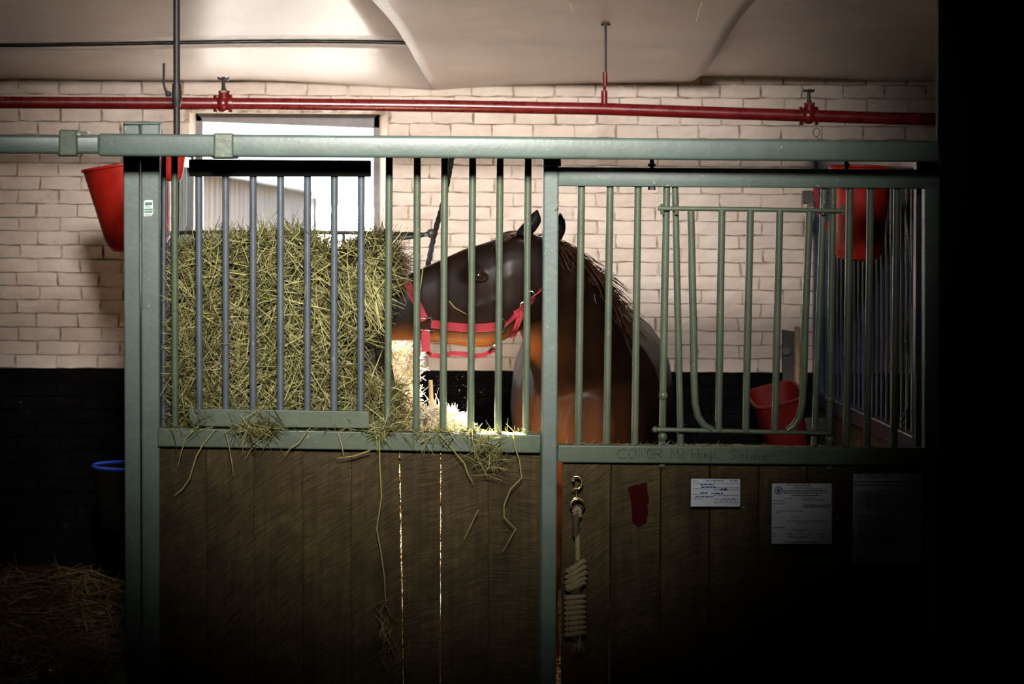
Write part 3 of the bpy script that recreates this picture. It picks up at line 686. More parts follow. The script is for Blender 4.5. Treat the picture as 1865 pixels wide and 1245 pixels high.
# head opening grille (lift-out) with hooked rods
YG = YD+.005
hg = obj('yoke_grille', MB().tube([P(x, y, YG) for x, y in ((1198,379),(1206,379.5),(1360,381),(1500,383.5),(1536,384))], .0082, 10), M['olive'], dr, smooth=True, label='lift-out tubular head grille hung between the bars')
obj('rod', MB().tube([P(x, y, YG) for x, y in ((1192,781.5),(1202,782),(1360,785.5),(1511,788.5))], .0078, 10).ball(P(1193,782,YG), .011).ball(P(1511,788,YG), .010), M['olive'], hg, smooth=True)
U = [(1258,384),(1260,470),(1263,600),(1264,690),(1266,735),(1271,758),(1281,773),(1297,783)]
obj('bow_tube', MB().tube([P(x, y, YG+.002) for x, y in U], .0125, 12), M['olive'], hg, smooth=True, angle=80)
U = [(1474,386),(1471,470),(1466,600),(1464,690),(1461,735),(1455,760),(1446,775),(1433,784)]
obj('bow_tube', MB().tube([P(x, y, YG+.002) for x, y in U], .0125, 12), M['olive'], hg, smooth=True, angle=80)
for x0, x1 in ((1314.5,1308.5),(1366.5,1358),(1420,1411)):
    obj('bar', MB().bar(P(x0, 382, YG+.002), P(x1, 785, YG+.002), .0125, n=12), M['olive'], hg, smooth=True)
obj('bar', MB().bar(P(1229, 332, YD+.028), P(1240, 812, YD+.028), .0115, n=12), M['olive'], hg, smooth=True)
obj('bar', MB().bar(P(1501, 335, YD+.028), P(1482, 812, YD+.028), .0110, n=12), M['olive'], hg, smooth=True)
obj('bar', MB().bar(P(1517, 335, YD+.02), P(1510, 814, YD+.02), .0122, n=12), M['olive'], hg, smooth=True)
for x, y in ((1208,720),(1512,727),(1207,795),(1511,800)):
    obj('weld_lug', MB().ball(P(x, y, YD+.018), .016, .014, .017).bar(P(x, y, YD+.022), P(x-1, y+55, YD+.022), .011, n=8), M['olive'], hg, smooth=True)
for x in (1206, 1232, 1500, 1535):
    obj('rod_clip', MB().bar(P(x, 371, YG), P(x, 391, YG), .0065, n=8), M['olive'], hg, smooth=True)

# writing on the middle rail: hand-drawn strokes
GL = {'C': [[(1,.15),(.6,0),(.15,.2),(0,.55),(.2,.9),(.6,1),(1,.88)]], 'O': [[(.5,0),(.1,.2),(0,.6),(.3,1),(.7,.95),(1,.55),(.85,.1),(.5,0)]],
      'N': [[(0,1),(.05,0),(.9,1),(1,0)]], 'R': [[(0,1),(.05,0),(.7,.02),(.9,.25),(.6,.5),(.05,.52)],[(.4,.52),(1,1)]],
      'M': [[(0,1),(.1,0),(.5,.65),(.9,0),(1,1)]], 'c': [[(.9,.5),(.5,.42),(.1,.7),(.4,1),(.95,.92)]], 'H': [[(0,0),(.05,1)],[(.9,0),(1,1)],[(.02,.5),(.95,.45)]],
      'u': [[(0,.42),(.1,.9),(.5,1),(.85,.8),(.9,.42),(1,1)]], 'g': [[(.9,.45),(.4,.4),(.05,.7),(.4,.98),(.9,.7),(.9,.45),(.85,1.2),(.3,1.3)]], 'L': [[(.1,0),(0,1),(1,.92)]],
      'l': [[(.4,0),(.3,1)]], 'S': [[(1,.1),(.4,0),(.05,.25),(.6,.5),(.95,.75),(.5,1),(0,.9)]], 'o': [[(.5,.42),(.05,.7),(.4,1),(.9,.8),(.8,.48),(.5,.42)]],
      'd': [[(.9,.5),(.4,.45),(.05,.75),(.4,1),(.85,.8)],[(1,0),(.88,1)]], 'i': [[(.5,.45),(.45,1)]], 'e': [[(.1,.7),(.9,.65),(.6,.42),(.15,.6),(.2,.92),(.9,.95)]], 'r': [[(.1,.45),(.1,1)],[(.1,.6),(.9,.45)]]}
def write(text, x, y, h, r, mat, par):
    mb = MB(); cx = x
    for ch, w in text:
        for stroke in GL.get(ch, []):
            mb.ribbon([P(cx+p[0]*w, y+p[1]*h, YD-.0012) for p in stroke], Vector((.3, 0, 1)), r, .0008)
        cx += w+4.0
    return obj('handwriting', mb, mat, par)
write([('C',17),('O',14),('N',12),('O',9),('R',14),(' ',8),('M',14),('c',8),(' ',4),('H',12),('u',9),('g',8),('L',12)], 1124, 817, 18, .0030, M['greyink'], mr)
write([('S',14),('o',9),('l',4),('d',10),('i',4),('e',9),('r',9)], 1328, 819, 17, .0022, M['greyink'], mr)

# red stain on the second door board
rr = random.Random(3); sp = []
for (x0_, y0_), (x1_, y1_) in zip([(1146,886),(1176,880),(1181,905),(1177,948),(1163,962),(1150,946),(1148,915)], [(1176,880),(1181,905),(1177,948),(1163,962),(1150,946),(1148,915),(1146,886)]):
    for k in range(5): sp.append(P(x0_+(x1_-x0_)*k/5+rr.uniform(-2.6,2.6), y0_+(y1_-y0_)*k/5+rr.uniform(-2.6,2.6), YD+.0200))
obj('paint_stain', MB().prism(sp, .004), M['redstain'], dr)

# ------------------------------------------------------------------ notices on the door
def notice(x0, y0, x1, y1, label, sl, tilt=0):
    Y = YD-.004
    t = empty('notice', P((x0+x1)/2, y1, Y), label, 'notice', 'papers pinned to the door boards')
    pp = obj('paper', MB().prism(Q4((x0,y0+tilt),(x1,y0),(x1,y1),(x0-1,y1), Y), .0012), M['paper'], t)
    sx0, sy0, sx1, sy1 = sl; nx, ny = 10, 8; mb = MB(); vs = []
    for j in range(ny+1):
        for i in range(nx+1):
            p = P(sx0+(sx1-sx0)*i/nx, sy0+(sy1-sy0)*j/ny, Y-.006); p.y += random.uniform(-.004, .0035); vs.append(p)
    mb.add(vs, [(j*(nx+1)+i, j*(nx+1)+i+1, (j+1)*(nx+1)+i+1, (j+1)*(nx+1)+i) for j in range(ny) for i in range(nx)])
    obj('plastic_sleeve', mb, M['sleeve'], t, smooth=True, angle=80)
    for sx, sy in ((sx0+3, sy0+3), (sx1-4, sy0+2), (sx0+4, sy1-3), (sx1-3, sy1-4), ((sx0+sx1)/2, sy0+1)):
        sx += random.uniform(-2, 2); obj('staple', MB().tube([P(sx, sy, Y-.010), P(sx+5, sy+random.uniform(-2, 2), Y-.012)], .0011, 5), M['steel'], t)
    return t, pp
def lines(par, rows, Y, mat, name='print_line', seed=1):
    r = random.Random(seed)
    for x0, x1, y, h in rows:
        x = x0; mb = MB()
        while x < x1-1:
            w = min(r.uniform(2.2, 7), x1-x); mb.prism(Q4((x,y),(x+w,y),(x+w,y+h),(x,y+h), Y), .0004); x += w+r.uniform(1.0, 1.8)
        if mb.v: obj(name, mb, mat, par)
YN = YD-.0046
t, pp = notice(1259, 872, 1348, 922, 'smallest white form, handwritten in blue, left of the door papers', (1251,862,1380,927), -.5)
lines(pp, [(1286,1320,874.5,1.3),(1262,1271,875,1.2),(1329,1343,874.5,1.2)]+[(1262,1276,y,1.0) for y in (879.5,889,899,907)]+[(1300,1345,y,.9) for y in (879,887.5,891,901,908,914)], YN, M['ink'], seed=2)
lines(pp, [(1276,1300,880.5,2.6),(1277,1306,885.5,2.8),(1313,1324,889,4),(1276,1290,896,2.6),(1296,1318,897,2.6),(1266,1300,903,2.4)], YN, M['blueink'], 'handwriting', 5)
mb = MB(); mb.ribbon([P(1312+i*2.4, 910+3.5*math.sin(i*1.7), YN) for i in range(13)], Vector((0, 0, 1)), .0016, .0005); obj('signature', mb, M['blueink'], pp)
t, pp = notice(1406, 880, 1515, 990, 'square white official letter with a round seal on the door', (1400,872,1536,1004))
lines(pp, [(1432,1477,882,1.6),(1446,1478,885.8,1.1),(1441,1498,888.5,1.0),(1426,1504,892,1.3),(1426,1504,895,1.3),(1428,1500,897.6,1.0),(1442,1490,901.3,1.5),(1430,1446,906.5,1.1),(1461,1484,906.5,1.2),(1408,1431,911,1.1),(1461,1502,909.5,1.2),
           (1408,1429,916.3,1.3),(1463,1512,918.8,1.3),(1463,1512,921,1.2),(1463,1512,923.2,1.2),(1414,1464,929.5,1.1),(1414,1422,932,1.1),(1441,1454,940.6,1.0),(1434,1508,948,1.2),(1448,1477,951.2,1.1),(1407,1434,960,1.1),(1444,1474,963.8,1.2),(1453,1469,966.5,.9),
           (1407,1413,970.5,1.3),(1433,1445,971,1.2),(1458,1463,971,1.2),(1474,1479,971,1.2),(1488,1503,972,1.2),(1407,1415,975,1.4),(1433,1450,976,1.3),(1458,1470,977,1.2),(1488,1500,977,1.1),(1428,1492,986,1.4)], YN, M['ink'], seed=9)
sm = MB(); sc = P(1418, 893, YN)
sm.tube([sc+Vector((.0130*math.cos(a), 0, .0130*math.sin(a))) for a in np.linspace(0, 2*math.pi, 25)[:-1]], .0011, 6, closed=True)
sm.tube([sc+Vector((.0098*math.cos(a), 0, .0098*math.sin(a))) for a in np.linspace(0, 2*math.pi, 21)[:-1]], .0006, 5, closed=True)
for dx, dz in ((.008,.004),(-.008,.004),(.005,-.007),(-.005,-.007)): sm.ribbon([sc, sc+Vector((dx, 0, dz))], Vector((0,0,1)) if abs(dx) > abs(dz) else Vector((1,0,0)), .003, .0005)
sm.ribbon([sc+Vector((0,0,-.006)), sc+Vector((0,0,.008))], Vector((1,0,0)), .003, .0005)
obj('seal', sm, M['ink'], pp, label='round printed seal')
mb = MB(); mb.ribbon([P(1446+i*2.3, 979+2.6*math.sin(i*2.1), YN) for i in range(10)], Vector((0, 0, 1)), .0012, .0005); obj('signature', mb, M['ink'], pp)
t, pp = notice(1554, 862, 1680, 1026, 'tall printed chart sheet, rightmost and dimmest of the door papers', (1550,858,1690,1034))
lines(pp, [(1560,1616,863.5,2),(1560,1620,868,1.4),(1556,1676,876,2),(1556,1676,882,2.2)]+[(1560,1600+ (i*37) % 22,896+i*4.1,1.2) for i in range(8)]+[(1560,1610+(i*53) % 30,938+i*4.4,1.3) for i in range(15)], YN, M['ink'], seed=4)
mb = MB()
for y in [894+i*4.1 for i in range(10)]: mb.prism(Q4((1558,y),(1674,y),(1674,y+.5),(1558,y+.5), YN), .0004)
for x in (1558,1580,1584,1600,1620,1640,1674): mb.prism(Q4((x,894),(x+.6,894),(x+.6,931),(x,931), YN), .0004)
obj('table_rules', mb, M['ink'], pp)
lines(pp, [(1558,1590,1008,2),(1558,1584,1013,2),(1558,1594,1018,2)], YN, M['blueink'], 'handwriting', 8)

# ------------------------------------------------------------------ side partitions
def partition(x, name, label, rail_mat, y0, y1, near_post=None):
    t = empty(name, (x, (y0+y1)/2, 0), label, 'partition')
    zt = 1.03; x0, x1 = x-.02, x+.02
    obj('rail', MB().box(x0-.008, x1+.008, y0, y1, zt-.062, zt), rail_mat, t, bevel=.004)
    obj('rail', MB().box(x0, x1, y0, y1, 1.965, 2.01), rail_mat, t, bevel=.004, label='top rail')
    n = int((y1-y0-.06)/.093); 
    for i in range(n):
        y = y0+.09+i*.093
        if y > y1-.05: break
        obj('bar', MB().bar((x, y, zt-.01), (x, y, 1.975), .0068, n=10), rail_mat, t, smooth=True)
    nb = 6
    for i in range(nb):
        z0 = i*(zt-.06)/nb
        obj('plank', MB().box(x-.016, x+.016, y0, y1, z0+.002, z0+(zt-.06)/nb-.002), M['plank'], t, bevel=.002)
    if near_post:
        obj('post', MB().box(*near_post, 0, 2.03), rail_mat, t, bevel=.004)
    obj('post', MB().box(x-.03, x+.03, y1-.045, y1, 0, 2.03), rail_mat, t, bevel=.004, label='post against the brick wall')
    return t
partition(-.785, 'stall_partition', 'barred partition behind the left post, seen almost edge on', M['darkgreen'], 9.05, 11.32)
partition(1.925, 'stall_partition', 'slate blue barred partition running back on the right of the stall', M['bluegrey'], 9.0, 11.32, (P(1666,700,9.01).x, P(1700,700,9.01).x, 9.0, 9.05))
# ------------------------------------------------------------------ pipes
YP = 10.4
rp = empty('water_pipe', P(800, 193, YP), 'long red painted pipe running under the ceiling with valves', 'pipe')
ptab = [(-500,184),(0,186.5),(300,188),(500,189.5),(800,193),(1100,198.5),(1350,207),(1640,216),(2000,224)]
obj('pipe_run', MB().tube([P(x, y, YP) for x, y in ptab], .0245, 14), M['redpipe'], rp, smooth=True)
def valve(x, y, mat):
    v = obj('valve', MB().tube([P(x-17, y, YP), P(x-11, y, YP)], .036, 14).tube([P(x+11, y, YP), P(x+17, y, YP)], .037, 14)
            .ball(P(x, y, YP), .033, .033, .033, 14, 8).tube([P(x+2, y-8, YP), P(x+2, y-22, YP)], [.026, .019], 12).tube([P(x+2, y-20, YP), P(x+2, y-24, YP)], .022, 6), mat, rp, smooth=True)
    obj('valve_stem', MB().tube([P(x+2, y-22, YP), P(x+1, y-30, YP), P(x+1, y-46, YP)], [.013, .008, .007], 8), M['iron'], v, smooth=True)
    c = P(x+1, y-46, YP); mb = MB()
    mb.tube([c+Vector((.020*math.cos(a), .020*math.sin(a), .003*math.cos(4*a))) for a in np.linspace(0, 2*math.pi, 19)[:-1]], .0042, 7, closed=True)
    for a in (0.3, 1.87): mb.bar(c+Vector((.02*math.cos(a), .02*math.sin(a), 0)), c-Vector((.02*math.cos(a), .02*math.sin(a), 0)), .003, n=6)
    obj('hand_wheel', mb, M['iron'], v, smooth=True)
valve(406, 189, M['redpipe']); valve(1472, 211, M['redpipe'])
hr = obj('hanger_rod', MB().tube([P(1103,38,YP), P(1103,135,YP)], .0046, 8), M['iron'], rp, smooth=True)
obj('rod_coupling', MB().tube([P(1102,131,YP), P(1102,156,YP)], .0095, 10).tube([P(1101,152,YP), P(1101,166,YP)], .0062, 8), M['redpipe'], hr, smooth=True)
obj('rod_boss', MB().tube([P(1100.5,165,YP), P(1100.5,198,YP)], .0125, 12), M['redpipe'], hr, smooth=True)
obj('ceiling_flange', MB().tube([P(1103,44,YP), P(1103,46.5,YP)], .019, 12), M['iron'], hr, smooth=True)
YV = 9.96
vp = empty('standpipe', P(322, 800, YV), 'dark vertical pipe crossing before the red pipe at the left', 'pipe')
b0 = P(322, 240, YV)
obj('pipe_run', MB().tube([Vector((b0.x, YV, .15)), b0, P(321.5, -40, YV)], .0128, 12), M['iron'], vp, smooth=True)
obj('coupling', MB().tube([P(322,152,YV), P(322,158,YV), P(322,180,YV), P(322,186,YV), P(322,194,YV)], [.0165,.0175,.019,.0175,.0145], 12), M['iron'], vp, smooth=True)
obj('lever', MB().tube([P(312,172,YV-.02), P(305,171,YV-.02), P(300,160,YV-.02), P(298,152,YV-.02), P(298.5,115,YV-.02)], [.0085,.007,.0042,.0042,.0050], 8).ball(P(306,171,YV-.02), .011), M['iron'], vp, smooth=True)

# ------------------------------------------------------------------ buckets
def bucket(name, c, r0, r1, h, mat, label, tilt=0, tx=0, rimmat=None, bail=True, group=None):
    t = empty(name, c, label, 'bucket', group); T = (Matrix.Rotation(tilt, 3, 'Y') @ Matrix.Rotation(tx, 3, 'X')); wl = .004
    prof = [(0,-h),(r1*.55,-h),(r1*.82,-h+.008),(r1*.96,-h+.03),(r1*1.0+(r0-r1)*.12,-h+.06),(r0,-.012),(r0-wl,-.012),(r1-wl,-h+.06),(r1*.8,-h+.02),(0,-h+.014)]
    obj('shell', MB().lathe(c, prof, 32, T), mat, t, smooth=True)
    mb = MB(); pts = [Vector(c)+T @ Vector((r0*1.01*math.cos(a), r0*1.01*math.sin(a), -.006)) for a in np.linspace(0, 2*math.pi, 33)[:-1]]
    obj('rim', mb.tube(pts, .0065, 8, closed=True), rimmat or mat, t, smooth=True)
    if bail:
        hp = [Vector(c)+T @ Vector((r0*1.03*math.cos(a), -.02, r0*1.2*math.sin(a)-.01)) for a in np.linspace(0.0, math.pi, 15)]
        obj('bail', MB().tube(hp, .0028, 6), M['iron'], t, smooth=True)
    return t
bucket('bucket', P(232, 297, 10.15), .172, .125, .335, M['redplastic'], 'large red bucket hung left of the double post', math.radians(-9), bail=False)
bucket('bucket', P(315, 247, 9.62), .056, .040, .165, M['redplastic'], 'small red bucket behind the track beside the dark standpipe', 0, bail=False)
bucket('bucket', P(1566, 303, 9.72), .108, .092, .345, M['redplastic'], 'red bucket hung behind the door bars at upper right', 0, math.radians(4), bail=False)
bucket('bucket', P(240, 845, 10.6), .155, .125, .27, M['void'], 'black bucket with a bright blue rim in the left stall', 0, 0, M['blueplastic'], bail=False)
# corner manger
mg = empty('manger', P(1413, 722, 10.9), 'red plastic manger low in the far right corner of the stall', 'manger')
T = Matrix.Rotation(math.radians(-15), 3, 'Y') @ Matrix.Rotation(math.radians(12), 3, 'X'); c0 = P(1412, 720, 10.9)
def ring_(z, a, b, dx=0): return (c0+T @ Vector((dx, 0, z)), T @ Vector((a, 0, 0)), T @ Vector((0, b, 0)))
secs = [ring_(-.34,.055,.07),ring_(-.32,.066,.085),ring_(-.18,.083,.11),ring_(0,.102,.135),ring_(.0,.109,.142),ring_(.008,.109,.142),ring_(.008,.098,.131),ring_(-.18,.079,.105),ring_(-.30,.062,.08)]
obj('bracket', MB().box(c0.x+.06, 1.91, c0.y-.015, c0.y+.015, c0.z-.14, c0.z-.09), M['iron'], mg)
obj('tub', MB().loft(secs, 32, 4.0), M['redmanger'], mg, smooth=True)

# ------------------------------------------------------------------ small things on the right partition
br = empty('brush', P(1478, 375, 10.8), 'brown stiff brush hung up at the corner near the brick wall', 'brush')
obj('hook', MB().bar(P(1474,352,10.83), Vector((1.91,10.83,P(1474,352,10.83).z)), .004, n=6), M['iron'], br)
obj('brush_back', MB().prism(Q4((1464,347),(1481,347),(1486,368),(1464,372), 10.8), .05), M['greyplate'], br, bevel=.003)
mb = MB()
for i in range(7): mb.bar(P(1471+i*2.5, 371-.4*i, 10.82), P(1471+i*2.5, 378-.4*i, 10.82), .0022, n=5)
obj('bristles', mb, M['bristle'], br)
rs = MB(); rs.bar(P(1485,342,10.55), Vector((1.91,10.55,P(1485,342,10.55).z)), .004, n=6); rs.ribbon([P(1485,340,10.55), P(1488,365,10.55), P(1492,392,10.56), P(1505,404,10.55), P(1508,416,10.55), P(1510,431,10.55)], Vector((1,0,0)), [.020,.017,.012,.014,.014,.004], .004)
obj('red_strap', rs, M['halter'], label='short red webbing strap dangling beside the brush', cat='strap')
bp = empty('wall_plate', P(1437, 700, YW-.03), 'dark plate with a round boss fixed low on the brick wall', 'plate')
obj('plate', MB().prism(Q4((1425,600),(1449,604),(1449,702),(1425,702), YW-.035), .022), M['greyplate'], bp, bevel=.003)
obj('boss', MB().bar(P(1432.5,639,YW-.055), P(1432.5,639,YW-.033), .017, n=14), M['iron'], bp, smooth=True)
sk = MB().prism(Q4((1449,594),(1458,596),(1452,1130),(1443.5,1130), 11.12), .03)
obj('wooden_stake', sk, M['stakewood'], bevel=.003, label='thin brown wooden stake standing behind the red manger', cat='stake')
cb_ = MB().tube([P(x, y, 9.3) for x, y in ((1646,345),(1651,400),(1656,450),(1659,500),(1658,560),(1651,590),(1648,620),(1651,640),(1656,655),(1654,700),(1653,742),(1646,752),(1634,762),(1625,778),(1623,796))], .0026, 8)
cb_.tube([P(x, y, 9.3) for x, y in ((1653,742),(1650,756),(1646,770),(1643,790))], .0022, 6).tube([P(x, y, 9.3) for x, y in ((1653,742),(1636,775),(1632,790))], .002, 6)
obj('cable', cb_, M['galv'], smooth=True, label='thin grey cable looping down by the right partition', cat='cable')

# ------------------------------------------------------------------ hay rack
hk = empty('hay_rack', P(540, 780, 9.2), 'black iron hay rack basket behind the bars', 'rack')
def hoop(py, rad, n=26):
    z = P(540, py, 9.03).z; pts = []
    for i in range(n+1):
        a = math.pi*i/n; x = P(540,400,9.05).x-.445*math.cos(a)*(1 if math.cos(a) > 0 else 1.0); y = 9.05+.40*abs(math.sin(a))**.7
        pts.append(Vector((x, y, z)))
    return pts
h1 = hoop(427, .007); obj('hoop', MB().tube(h1, .0068, 8), M['iron'], hk, smooth=True)
h2 = hoop(765, .007); obj('hoop', MB().tube(h2, .0068, 8), M['iron'], hk, smooth=True)
for i in (2,5,8,10,13,16,18):
    obj('upright', MB().tube([h1[i], h1[i]*.5+h2[i]*.5+Vector((0,.015,0)), h2[i]], .0055, 8), M['iron'], hk, smooth=True)
obj('stay', MB().tube([P(700,432,9.1), P(735,433,9.12), P(762,430,9.12), P(784,424,9.1)], .0075, 8).ball(P(785,425,9.1), .016), M['iron'], hk, smooth=True, label='end stay with a knotted eye')
rope_pts = [(823,285),(815,330),(806,375),(797,405),(788,440),(780,480),(770,530),(760,580),(753,615),(748,650),(743,676),(738,692)]
rm = MB(); RP = [P(x, y, 9.50 if y > 420 else 9.12+.38*max(0,(y-285)/135)) for x, y in rope_pts]
dense = []
for i in range(len(RP)-1):
    for k in range(5): dense.append(RP[i].lerp(RP[i+1], k/5))
dense.append(RP[-1])
for ph in (0, 2.1, 4.2):
    rm.tube([p+Vector((.0052*math.cos(i*1.15+ph), .0052*math.sin(i*1.15+ph), 0)) for i, p in enumerate(dense)], .0062, 6)
obj('tie_rope', rm, M['black'], smooth=True, label='black twisted rope hanging slantwise from the track behind the bars', cat='rope')

# ------------------------------------------------------------------ horse
YH = 9.34
def V3(px, py, Y): return P(px, py, Y)
hp = MB()
def hsec(T, B, w, Y=YH):
    t, b = P(*T, Y), P(*B, Y); return ((t+b)/2, (t-b)/2, Vector((0, w, 0)))
hp.loft([hsec((664,584),(667,598),.030), hsec((672,560),(676,612),.050), hsec((690,541),(696,621),.062), hsec((716,520),(722,620),.060), hsec((750,496),(756,621),.060),
         hsec((795,476),(803,624),.068), hsec((845,453),(852,632),.085), hsec((885,441),(893,632),.104), hsec((925,428),(932,612),.108), hsec((970,424),(966,590),.098), hsec((1008,446),(1000,572),.080)], 22, 2.5)
hp.ball(P(925,545,YH-.035), .098, .075, .125, 16, 10); hp.ball(P(925,545,YH+.035), .098, .075, .125, 16, 10)      # jowls
hp.ball(P(866,500,YH-.078), .050, .026, .030, 12, 8); hp.ball(P(866,500,YH+.078), .050, .026, .030, 12, 8)        # eye bones
hp.ball(P(694,566,YH-.050), .030, .016, .024, 10, 7); hp.ball(P(694,566,YH+.050), .030, .016, .024, 10, 7)        # nostrils
# facial crest
hp.tube([P(905,545,YH-.095), P(860,560,YH-.085), P(815,566,YH-.060)], [.014,.015,.008], 8)
hp.tube([P(905,545,YH+.095), P(860,560,YH+.085), P(815,566,YH+.060)], [.014,.015,.008], 8)
# neck
def nsec(px, py, Y, half, depth, dirpx):
    a = Vector((dirpx[0], 0, -dirpx[1])).normalized()*half; return (P(px, py, Y), a, Vector((0, depth, depth*.25)))
hp.loft([nsec(975,490,9.35,.120,.085,(.85,-.53)), nsec(1006,532,9.42,.162,.095,(.85,-.53)), nsec(1038,596,9.55,.178,.11,(.9,-.43)), nsec(1062,670,9.72,.190,.14,(.95,-.3)),
         nsec(1078,750,9.90,.225,.18,(.98,-.2)), nsec(1083,850,10.05,.26,.22,(1,-.1)), nsec(1084,920,10.15,.24,.2,(1,0))], 20, 2.2)
# trunk
trunk = [(9.60,.80,1.02,.09,.12),(9.70,.805,1.03,.21,.26),(9.88,.825,1.04,.275,.35),(10.2,.865,1.035,.315,.395),(10.5,.885,1.025,.325,.385),(10.8,.91,1.065,.330,.365),(11.0,.925,1.075,.315,.345),(11.13,.93,1.06,.23,.26),(11.2,.935,1.05,.10,.12)]
hp.loft([(Vector((x, Y, z)), Vector((rx, 0, 0)), Vector((0, 0, rz))) for Y, x, z, rx, rz in trunk], 24, 2.15)
def leg(x, Y, tab):
    hp.loft([(Vector((x+dx, Y+dy, z)), Vector((rx, 0, 0)), Vector((0, ry, 0))) for z, dx, dy, rx, ry in tab], 14, 2.1)
fore = [(1.0,0,.02,.10,.13),(.80,0,.0,.095,.115),(.66,0,-.01,.075,.085),(.52,0,-.015,.060,.062),(.47,0,-.02,.062,.064),(.40,0,-.01,.046,.050),(.28,0,-.005,.040,.044),(.17,0,-.01,.052,.056),(.10,0,-.035,.043,.046)]
hind = [(1.0,0,0,.15,.20),(.84,0,-.03,.125,.16),(.70,0,.01,.085,.105),(.58,0,.06,.062,.075),(.52,0,.075,.060,.080),(.44,0,.06,.048,.058),(.30,0,.05,.043,.048),(.17,0,.045,.055,.058),(.10,0,.02,.045,.048)]
for sx in (-.155, .155): leg(.825+sx, 9.93, fore)
for sx in (-.175, .175): leg(.92+sx, 10.90, hind)
# ears
def ear(base, tip, hw, Y, bulge):
    b, t = Vector((*base,)), Vector((*tip,)); secs = []
    for k, wv in ((-.15,.95),(.0,1.0),(.22,1.05),(.45,.95),(.68,.70),(.87,.36),(1.0,.06)):
        c = b+(t-b)*k; c = Vector((c.x+bulge*math.sin(math.pi*min(max(k,0),1)), c.y))
        secs.append((P(c.x, c.y, Y), Vector((hw*wv, 0, -hw*wv*.15)), Vector((0, .020*wv+.003, 0))))
    hp.loft(secs, 14, 2.0)
ear((955,424), (979,379), .031, YH-.075, 5); ear((1004,440), (1021,384), .030, YH+.075, 6)
me = bpy.data.meshes.new('horse_parts'); me.from_pydata([tuple(v) for v in hp.v], [], hp.f)
bm = bmesh.new(); bm.from_mesh(me); bmesh.ops.recalc_face_normals(bm, faces=bm.faces); bm.to_mesh(me); bm.free()
tmp = bpy.data.objects.new('tmp', me); COL.objects.link(tmp)
rm_ = tmp.modifiers.new('r', 'REMESH'); rm_.mode = 'VOXEL'; rm_.voxel_size = 0.0095
sm_ = tmp.modifiers.new('s', 'SMOOTH'); sm_.factor = .5; sm_.iterations = 7
dg = bpy.context.evaluated_depsgraph_get(); bme = bpy.data.meshes.new_from_object(tmp.evaluated_get(dg))
bpy.data.objects.remove(tmp)
bvh = None
hv = np.array([v.co[:] for v in bme.vertices])
horse = empty('horse', (.87, 10.3, 0), 'dark bay horse reaching left to eat hay through its halter', 'horse')
bme.name = 'body'; bm = bmesh.new(); bm.from_mesh(bme)
bvh = BVHTree.FromBMesh(bm); bm.free()
# coat masks: dark points (muzzle, lower legs, ear tips) and an orange bounce glow painted on the under-parts
def mask(vals, name):
    a = bme.attributes.new(name, 'FLOAT', 'POINT'); a.data.foreach_set('value', vals.astype(np.float32))
u = hv[:,0]*FPX/hv[:,1]; v_ = (EYE-hv[:,2])*FPX/hv[:,1]; hx = VX+_c*u-_s*v_; hy = VY+_s*u+_c*v_
sm01 = lambda a: np.clip(a, 0, 1)
head = hv[:,1] < 9.55
pts_ = np.maximum(sm01((770-hx)/90)*head, sm01((.62-hv[:,2])/.12))
pts_ = np.maximum(pts_, sm01((430-hy)/15)*head)
# painted warm bounce light: underside of the jaw, throat, chest front and elbows
bounce_glow = np.exp(-((hy-(636-.02*np.abs(hx-850)))/26)**2)*head*(hx > 690)*(hx < 960)*.95
bounce_glow = np.maximum(bounce_glow, np.exp(-(((hx-955)/45)**2+((hy-632)/28)**2))*head*.6)
bounce_glow = np.maximum(bounce_glow, sm01((hy-690)/120)*(hv[:,1] < 10.2)*sm01((1180-hx)/120)*.28)
mask(pts_*.9, 'points'); mask(bounce_glow, 'tan')
bme.materials.clear(); bme.materials.append(M['horse'])
bme.polygons.foreach_set('use_smooth', [True]*len(bme.polygons))
bme.transform(Matrix.Translation(-ORG[horse])); bme.update()
body = bpy.data.objects.new('body', bme); COL.objects.link(body); body.parent = horse; ORG[body] = ORG[horse]
def hit(px, py, far=False, off=.004, Y0=YH, lim=9.62):
    """where the sight line through a pixel meets the horse (near or far side)"""
    e = Vector((0, 0, EYE)); d = (P(px, py, 9.0)-e).normalized()
    if not far:
        h = bvh.ray_cast(e+d*8.7, d)
        if h[0] is None or h[0].y > lim: return None
        return h[0]-d*off
    h = bvh.ray_cast(e+d*(8.7)+d*1.6, -d)
    # walk back from behind to the last face of the head
    p = e+d*8.7; last = None
    for _ in range(6):
        h = bvh.ray_cast(p, d)
        if h[0] is None or h[0].y > lim+.05: break
        last = h[0]; p = h[0]+d*.003
    return None if last is None else last+d*off
